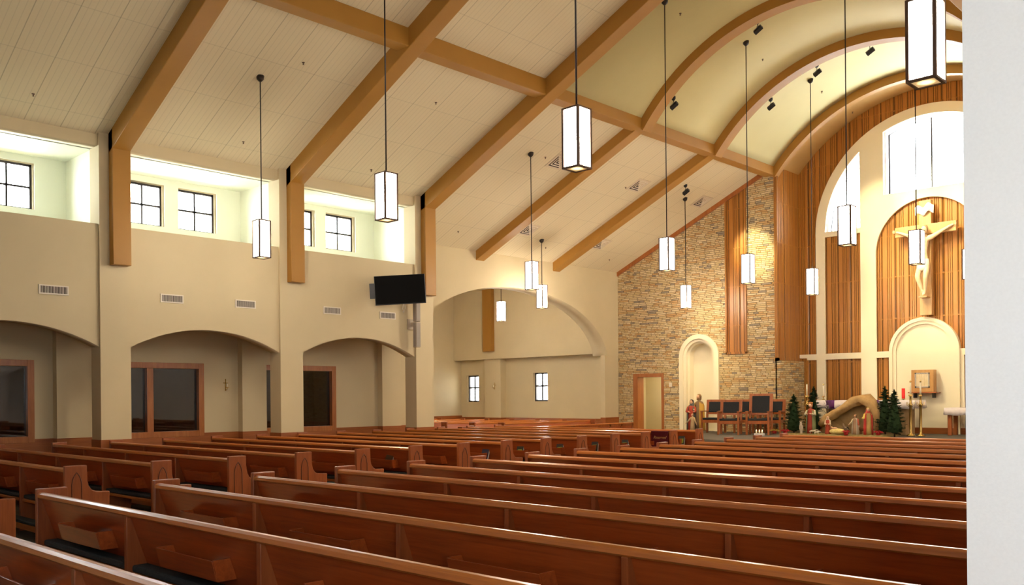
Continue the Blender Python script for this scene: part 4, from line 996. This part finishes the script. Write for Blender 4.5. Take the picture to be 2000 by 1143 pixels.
figure(fam, .56, (.55, .40, .22), hair=(.50, .28, .10), off=(-.04, -.17), facing=.1, arms=(((-.20, -.04, .62), (-.38, -.10, .42), (.55, .40, .22)), ((.18, -.04, .58), (.30, -.10, .38), (.55, .40, .22))))
fam.scale = (1, 1, 1)
def statue(x, y, lb, **kw):
    t = thing('nativity_figure', lb, 'statue', (x, y, PZ+.03), 0, 'painted nativity figures'); figure(t, **kw); return t
# moss and straw ground of the display
M_moss = noise_mat('straw_and_moss', (.16, .13, .05), (.30, .23, .10), (1, 1, 1), 14, .95, .1, bump=.5)
gm = MB(); vs = []; fs = []; nx, ny = 40, 14
for j in range(ny+1):
    for i in range(nx+1):
        x = -12.35+3.15*i/nx; y = 23.55+1.0*j/ny; e = min(1, min(i, nx-i, j, ny-j)/2)
        vs.append((x, y, PZ+.002+e*(.03+.02*random.random())))
for j in range(ny):
    for i in range(nx): fs.append((j*(nx+1)+i, j*(nx+1)+i+1, (j+1)*(nx+1)+i+1, (j+1)*(nx+1)+i))
tag(gm.add(vs, fs, True).build('straw_bed', M_moss), 'straw and moss bed spread under the nativity figures', 'straw bed', kind='stuff')
st1 = statue(-11.42, 23.88, 'tall crowned standing figure in red and green robes between the left fir trees', h=.86, robe=(.36, .05, .03), cloak=(.22, .26, .12), hair=(.4, .16, .05), crown=(.55, .22, .06), arms=(((-.17, -.05, .62), (-.05, -.16, .66), (.55, .5, .35)), ((.17, -.05, .62), (.05, -.16, .66), (.55, .5, .35))))
statue(-10.92, 23.85, 'small kneeling veiled woman figure in red beside the straw crib', h=.50, robe=(.42, .06, .03), veil=(.66, .52, .36), kneel=True, facing=.3, arms=(((-.15, -.08, .55), (-.02, -.2, .58), (.66, .5, .34)), ((.15, -.08, .55), (.02, -.2, .58), (.66, .5, .34))))
statue(-10.15, 23.85, 'small standing figure with pale cloak and brown hair before the burlap cave', h=.56, robe=(.40, .26, .16), cloak=(.66, .60, .48), hair=(.16, .07, .03), arms=(((-.17, -.06, .6), (-.25, -.15, .5), (.6, .5, .3)), ((.17, -.05, .6), (.24, -.14, .42), (.5, .1, .05))))
statue(-9.80, 23.85, 'figure in a bright red cloak and yellow headcloth beside the right fir tree', h=.74, robe=(.50, .35, .12), cloak=(.55, .05, .04), hair=(.5, .36, .1), veil=(.58, .07, .055), facing=.6, arms=(((-.17, -.06, .62), (-.22, -.16, .62), (.6, .45, .1)),))
# crib, animals
cb = thing('crib', 'yellow straw crib lying between the kneeling woman and the cloaked figure', 'crib', (-10.62, 23.78, PZ+.03))
MB().ball((0, 0, .09), .2, 16, (1.15, .5, .4)).build('straw', noise_mat('yellow_straw', (.62, .50, .16), (.75, .62, .28), (1, 1, 1), 20, .9, .1, bump=.4), cb)
MB().ball((-.06, -.02, .17), .05, 10, (1.6, .8, .7)).ball((-.15, -.02, .19), .032, 10).build('infant', skin, cb)
def animal(x, y, lb, col, L, H, rz, up=False, horns=False):
    t = thing('animal_figure', lb, 'animal figurine', (x, y, PZ+.03), rz, 'painted animal figurines')
    V = [(0, 0, H*.58), (L*.28, 0, H*.62), (L*.42, 0, H*.80), (L*.56, 0, H*(1.12 if up else .86)), (L*.68, 0, H*(1.02 if up else .76)), (-L*.3, 0, H*.62), (-L*.42, 0, H*.5),
         (L*.25, .05*H, H*.35), (L*.25, .06*H, 0), (L*.25, -.05*H, H*.35), (L*.25, -.06*H, 0), (-L*.28, .05*H, H*.35), (-L*.3, .06*H, 0), (-L*.28, -.05*H, H*.35), (-L*.3, -.06*H, 0)]
    E_ = [(0, 1), (1, 2), (2, 3), (3, 4), (0, 5), (5, 6), (1, 7), (7, 8), (1, 9), (9, 10), (5, 11), (11, 12), (5, 13), (13, 14)]
    R_ = [(.18*H, .2*H), .19*H, .12*H, .10*H, .06*H, .17*H, .03*H, .055*H, .035*H, .055*H, .035*H, .06*H, .035*H, .06*H, .035*H]
    link('body', skin_body(E_, V, R_, 1), cmat(col), t)
    MB().tube([(L*.53, .06*H, H*(1.15 if up else .9)), (L*.5, .14*H, H*(1.2 if up else .92))], [.03*H, .012*H], 6).tube([(L*.53, -.06*H, H*(1.15 if up else .9)), (L*.5, -.14*H, H*(1.2 if up else .92))], [.03*H, .012*H], 6).build('ear', cmat(col), t)
animal(-11.63, 23.72, 'white standing lamb figurine at the foot of the tall crowned figure', (.70, .60, .48), .22, .30, -1.2, True)
animal(-11.28, 23.68, 'small pale sheep figurine right of the white lamb', (.66, .58, .45), .22, .15, .3)
animal(-10.45, 23.98, 'grey brown donkey figurine just behind the straw crib', (.20, .14, .09), .26, .26, 2.6, True)
animal(-9.98, 24.02, 'brown ox figurine lying low before the red cloaked figure', (.20, .08, .03), .40, .25, 2.9)
animal(-11.12, 23.6, 'tiny white lamb figurine in front of the kneeling woman', (.70, .63, .5), .16, .11, .1)
# burlap cave
bc = thing('burlap_cave', 'arched stable made of crumpled tan burlap behind the figures', 'stable', (-10.45, 24.35, PZ))
M_burl = noise_mat('burlap', (.40, .25, .10), (.52, .35, .16), (1, 1, 1), 9, .95, .1, bump=.5)
M_burld = noise_mat('burlap_back', (.26, .17, .08), (.34, .23, .11), (1, 1, 1), 7, .95, .1, bump=.4)
path = [(-.92, .28), (-.72, .44), (-.50, .58), (-.30, .70), (-.12, .80), (.05, .92), (.22, .98), (.40, .95), (.54, .84), (.66, .66), (.72, .45), (.74, .1)]
rad = [.09, .11, .11, .11, .12, .13, .14, .15, .14, .12, .10, .09]
vs = []; fs = []; n = 22
for i, ((px, pz), rr) in enumerate(zip(path, rad)):
    nx_ = path[min(i+1, len(path)-1)][0]-path[max(i-1, 0)][0]; nz_ = path[min(i+1, len(path)-1)][1]-path[max(i-1, 0)][1]; L_ = math.hypot(nx_, nz_); ux, uz = -nz_/L_, nx_/L_
    for k in range(n):
        a_ = 2*PI*k/n; w_ = rr*(1+.20*math.sin(3*a_+i*1.9)+.13*math.sin(7*a_+i*2.6)+random.uniform(-.12, .12))
        vs.append((px+ux*w_*math.cos(a_), w_*1.2*math.sin(a_), pz+uz*w_*math.cos(a_)))
for i in range(len(path)-1):
    for k in range(n): fs.append((i*n+k, i*n+(k+1) % n, (i+1)*n+(k+1) % n, (i+1)*n+k))
fs += [tuple(range(n)), tuple(range((len(path)-1)*n, len(path)*n))]
MB().add(vs, fs, True).build('burlap_roll', M_burl, bc)
vs = [(.05, .22, 0)]; fs = []
for i, (px, pz) in enumerate(path): vs.append((px, .12+.03*math.sin(i*2), pz))
vs += [(-.92, .1, 0), (.8, .1, 0)]
fs = [(0, i, i+1) for i in range(1, len(path))]+[(0, len(path)+1, 1), (0, len(path), len(path)+2)]
o = MB().add(vs, fs, False).build('burlap_back', M_burld, bc); q = o.modifiers.new('t', 'SOLIDIFY'); q.thickness = .02
# fir trees
M_fir = noise_mat('fir_needles', (.012, .030, .012), (.03, .055, .022), (1, 1, 1), 20, .9, .15); M_bark = mat('bark', (.06, .035, .02), .9)
def fir(x, y, h, w, lb, seed):
    random.seed(seed); t = thing('fir_tree', lb, 'fir tree', (x, y, PZ+.0), random.random(), 'small fir trees around the nativity display')
    MB().tube([(0, 0, 0), (0, 0, h*.97)], [.02, .005], 8).build('trunk', M_bark, t)
    vs = []; fs = []
    nb = 150
    for i in range(nb):
        u = (i+random.random())/nb; z = h*(.07+.90*u); r = w*(1-u)**.62*(.75+.45*random.random())*(1 if u > .1 else .8)+.012
        a_ = random.random()*2*PI; dz = .10*h*(1-u)*(random.random()-.3)
        for q in range(7):
            f_ = (q+1)/7; rr = r*f_; cz = z+dz*f_; ww = .035*(1-.5*f_)*(1.2-.4*u); b = a_+random.uniform(-.12, .12); c, s_ = math.cos(b), math.sin(b); k = len(vs)
            tilt = random.uniform(-.5, .5)
            vs += [(c*rr-s_*ww, s_*rr+c*ww, cz+tilt*ww), (c*rr+s_*ww, s_*rr-c*ww, cz-tilt*ww), (c*(rr+.05), s_*(rr+.05), cz+.02), (c*(rr-.04), s_*(rr-.04), cz-.01), (c*rr, s_*rr, cz+.035)]
            fs += [(k+3, k, k+2), (k+3, k+2, k+1), (k, k+4, k+1)]
    for i in range(12):
        z = h*(.93+.07*i/12); a_ = i*2.4; k = len(vs); vs += [(0, 0, z), (.03*math.cos(a_), .03*math.sin(a_), z+.03), (.012*math.cos(a_+1), .012*math.sin(a_+1), z+.05)]; fs += [(k, k+1, k+2)]
    MB().add(vs, fs).lathe([(w*.62, h*.10), (w*.6, h*.25), (w*.40, h*.5), (w*.18, h*.75), (.012, h*.93)], 12).build('needles', M_fir, t)
fir(-12.05, 24.12, 1.12, .30, 'dark fir tree, leftmost in front of the stone wall', 1)
fir(-11.58, 24.4, 1.34, .27, 'taller fir tree with a gold candle tip above it, second from left', 2)
fir(-9.56, 24.38, 1.32, .29, 'tall fir tree right of the burlap cave', 3)
fir(-9.15, 23.95, 1.22, .29, 'fir tree with a forked top, rightmost beside the candlesticks', 4)
tw = thing('bare_sapling', 'bare thin twiggy tree beside the second fir', 'tree', (-11.15, 24.35, PZ))
random.seed(11); m_ = MB().tube([(0, 0, 0), (.01, 0, .5), (0, 0, .95)], [.014, .010, .004], 6)
for k in range(26):
    z = .3+.6*k/26; a_ = k*2.4; r = .18*(1.1-z*.6); m_.tube([(0, 0, z), (math.cos(a_)*r*.6, math.sin(a_)*r*.6, z+.08), (math.cos(a_)*r, math.sin(a_)*r, z+.18)], [.005, .004, .002], 4)
m_.build('branch', M_bark, tw)
# poinsettias and small lights
random.seed(5)
def poinsettia(x, y, lb, col=(.55, .02, .04), s=1):
    t = thing('poinsettia', lb, 'plant', (x, y, PZ+.03), random.random()*3, 'potted plants along the display'); vs = []; fs = []
    for k in range(26):
        a_ = k*2.4; r = .02+.09*s*math.sqrt(k/26); z = .13-.05*r/.1+random.random()*.02; c, s_ = math.cos(a_), math.sin(a_); w_ = .022; L_ = .05; k0 = len(vs)
        vs += [(c*r*.5, s_*r*.5, z), (c*r-s_*w_, s_*r+c*w_, z+.012), (c*(r+L_), s_*(r+L_), z-.01), (c*r+s_*w_, s_*r-c*w_, z+.012)]; fs.append((k0, k0+1, k0+2, k0+3))
    MB().add(vs, fs).build('bract', mat('petal', col, .6), t)
    MB().lathe([(.05, 0), (.065, .09)], 12).build('pot', cmat((.45, .02, .02)), t)
poinsettia(-12.05, 23.6, 'red flowering plant at the foot of the leftmost fir tree'); poinsettia(-9.5, 23.75, 'red flowering plant at the foot of the rightmost fir trees'); poinsettia(-10.30, 23.60, 'red flowering plant in front of the cloaked standing figure', s=.7)
poinsettia(-12.35, 23.55, 'yellow gold foliage plant at the left end of the display', (.65, .5, .1), 1.1)
cg = thing('votive_candles', 'row of three small lit candles left of the leftmost fir tree', 'candles', (-12.5, 22.95, PZ))
MB().box(-.14, .14, -.05, .05, 0, .06).build('tray', mat('tray_white', (.7, .68, .66), .5), cg)
for k in range(3):
    MB().lathe([(.022, .06), (.022, .12)], 10, ((k-1)*.09, 0)).build('candle', M_candle, cg); MB().lathe([(.006, .12), (.010, .135), (.002, .16)], 8, ((k-1)*.09, 0)).build('flame', M_flame, cg)
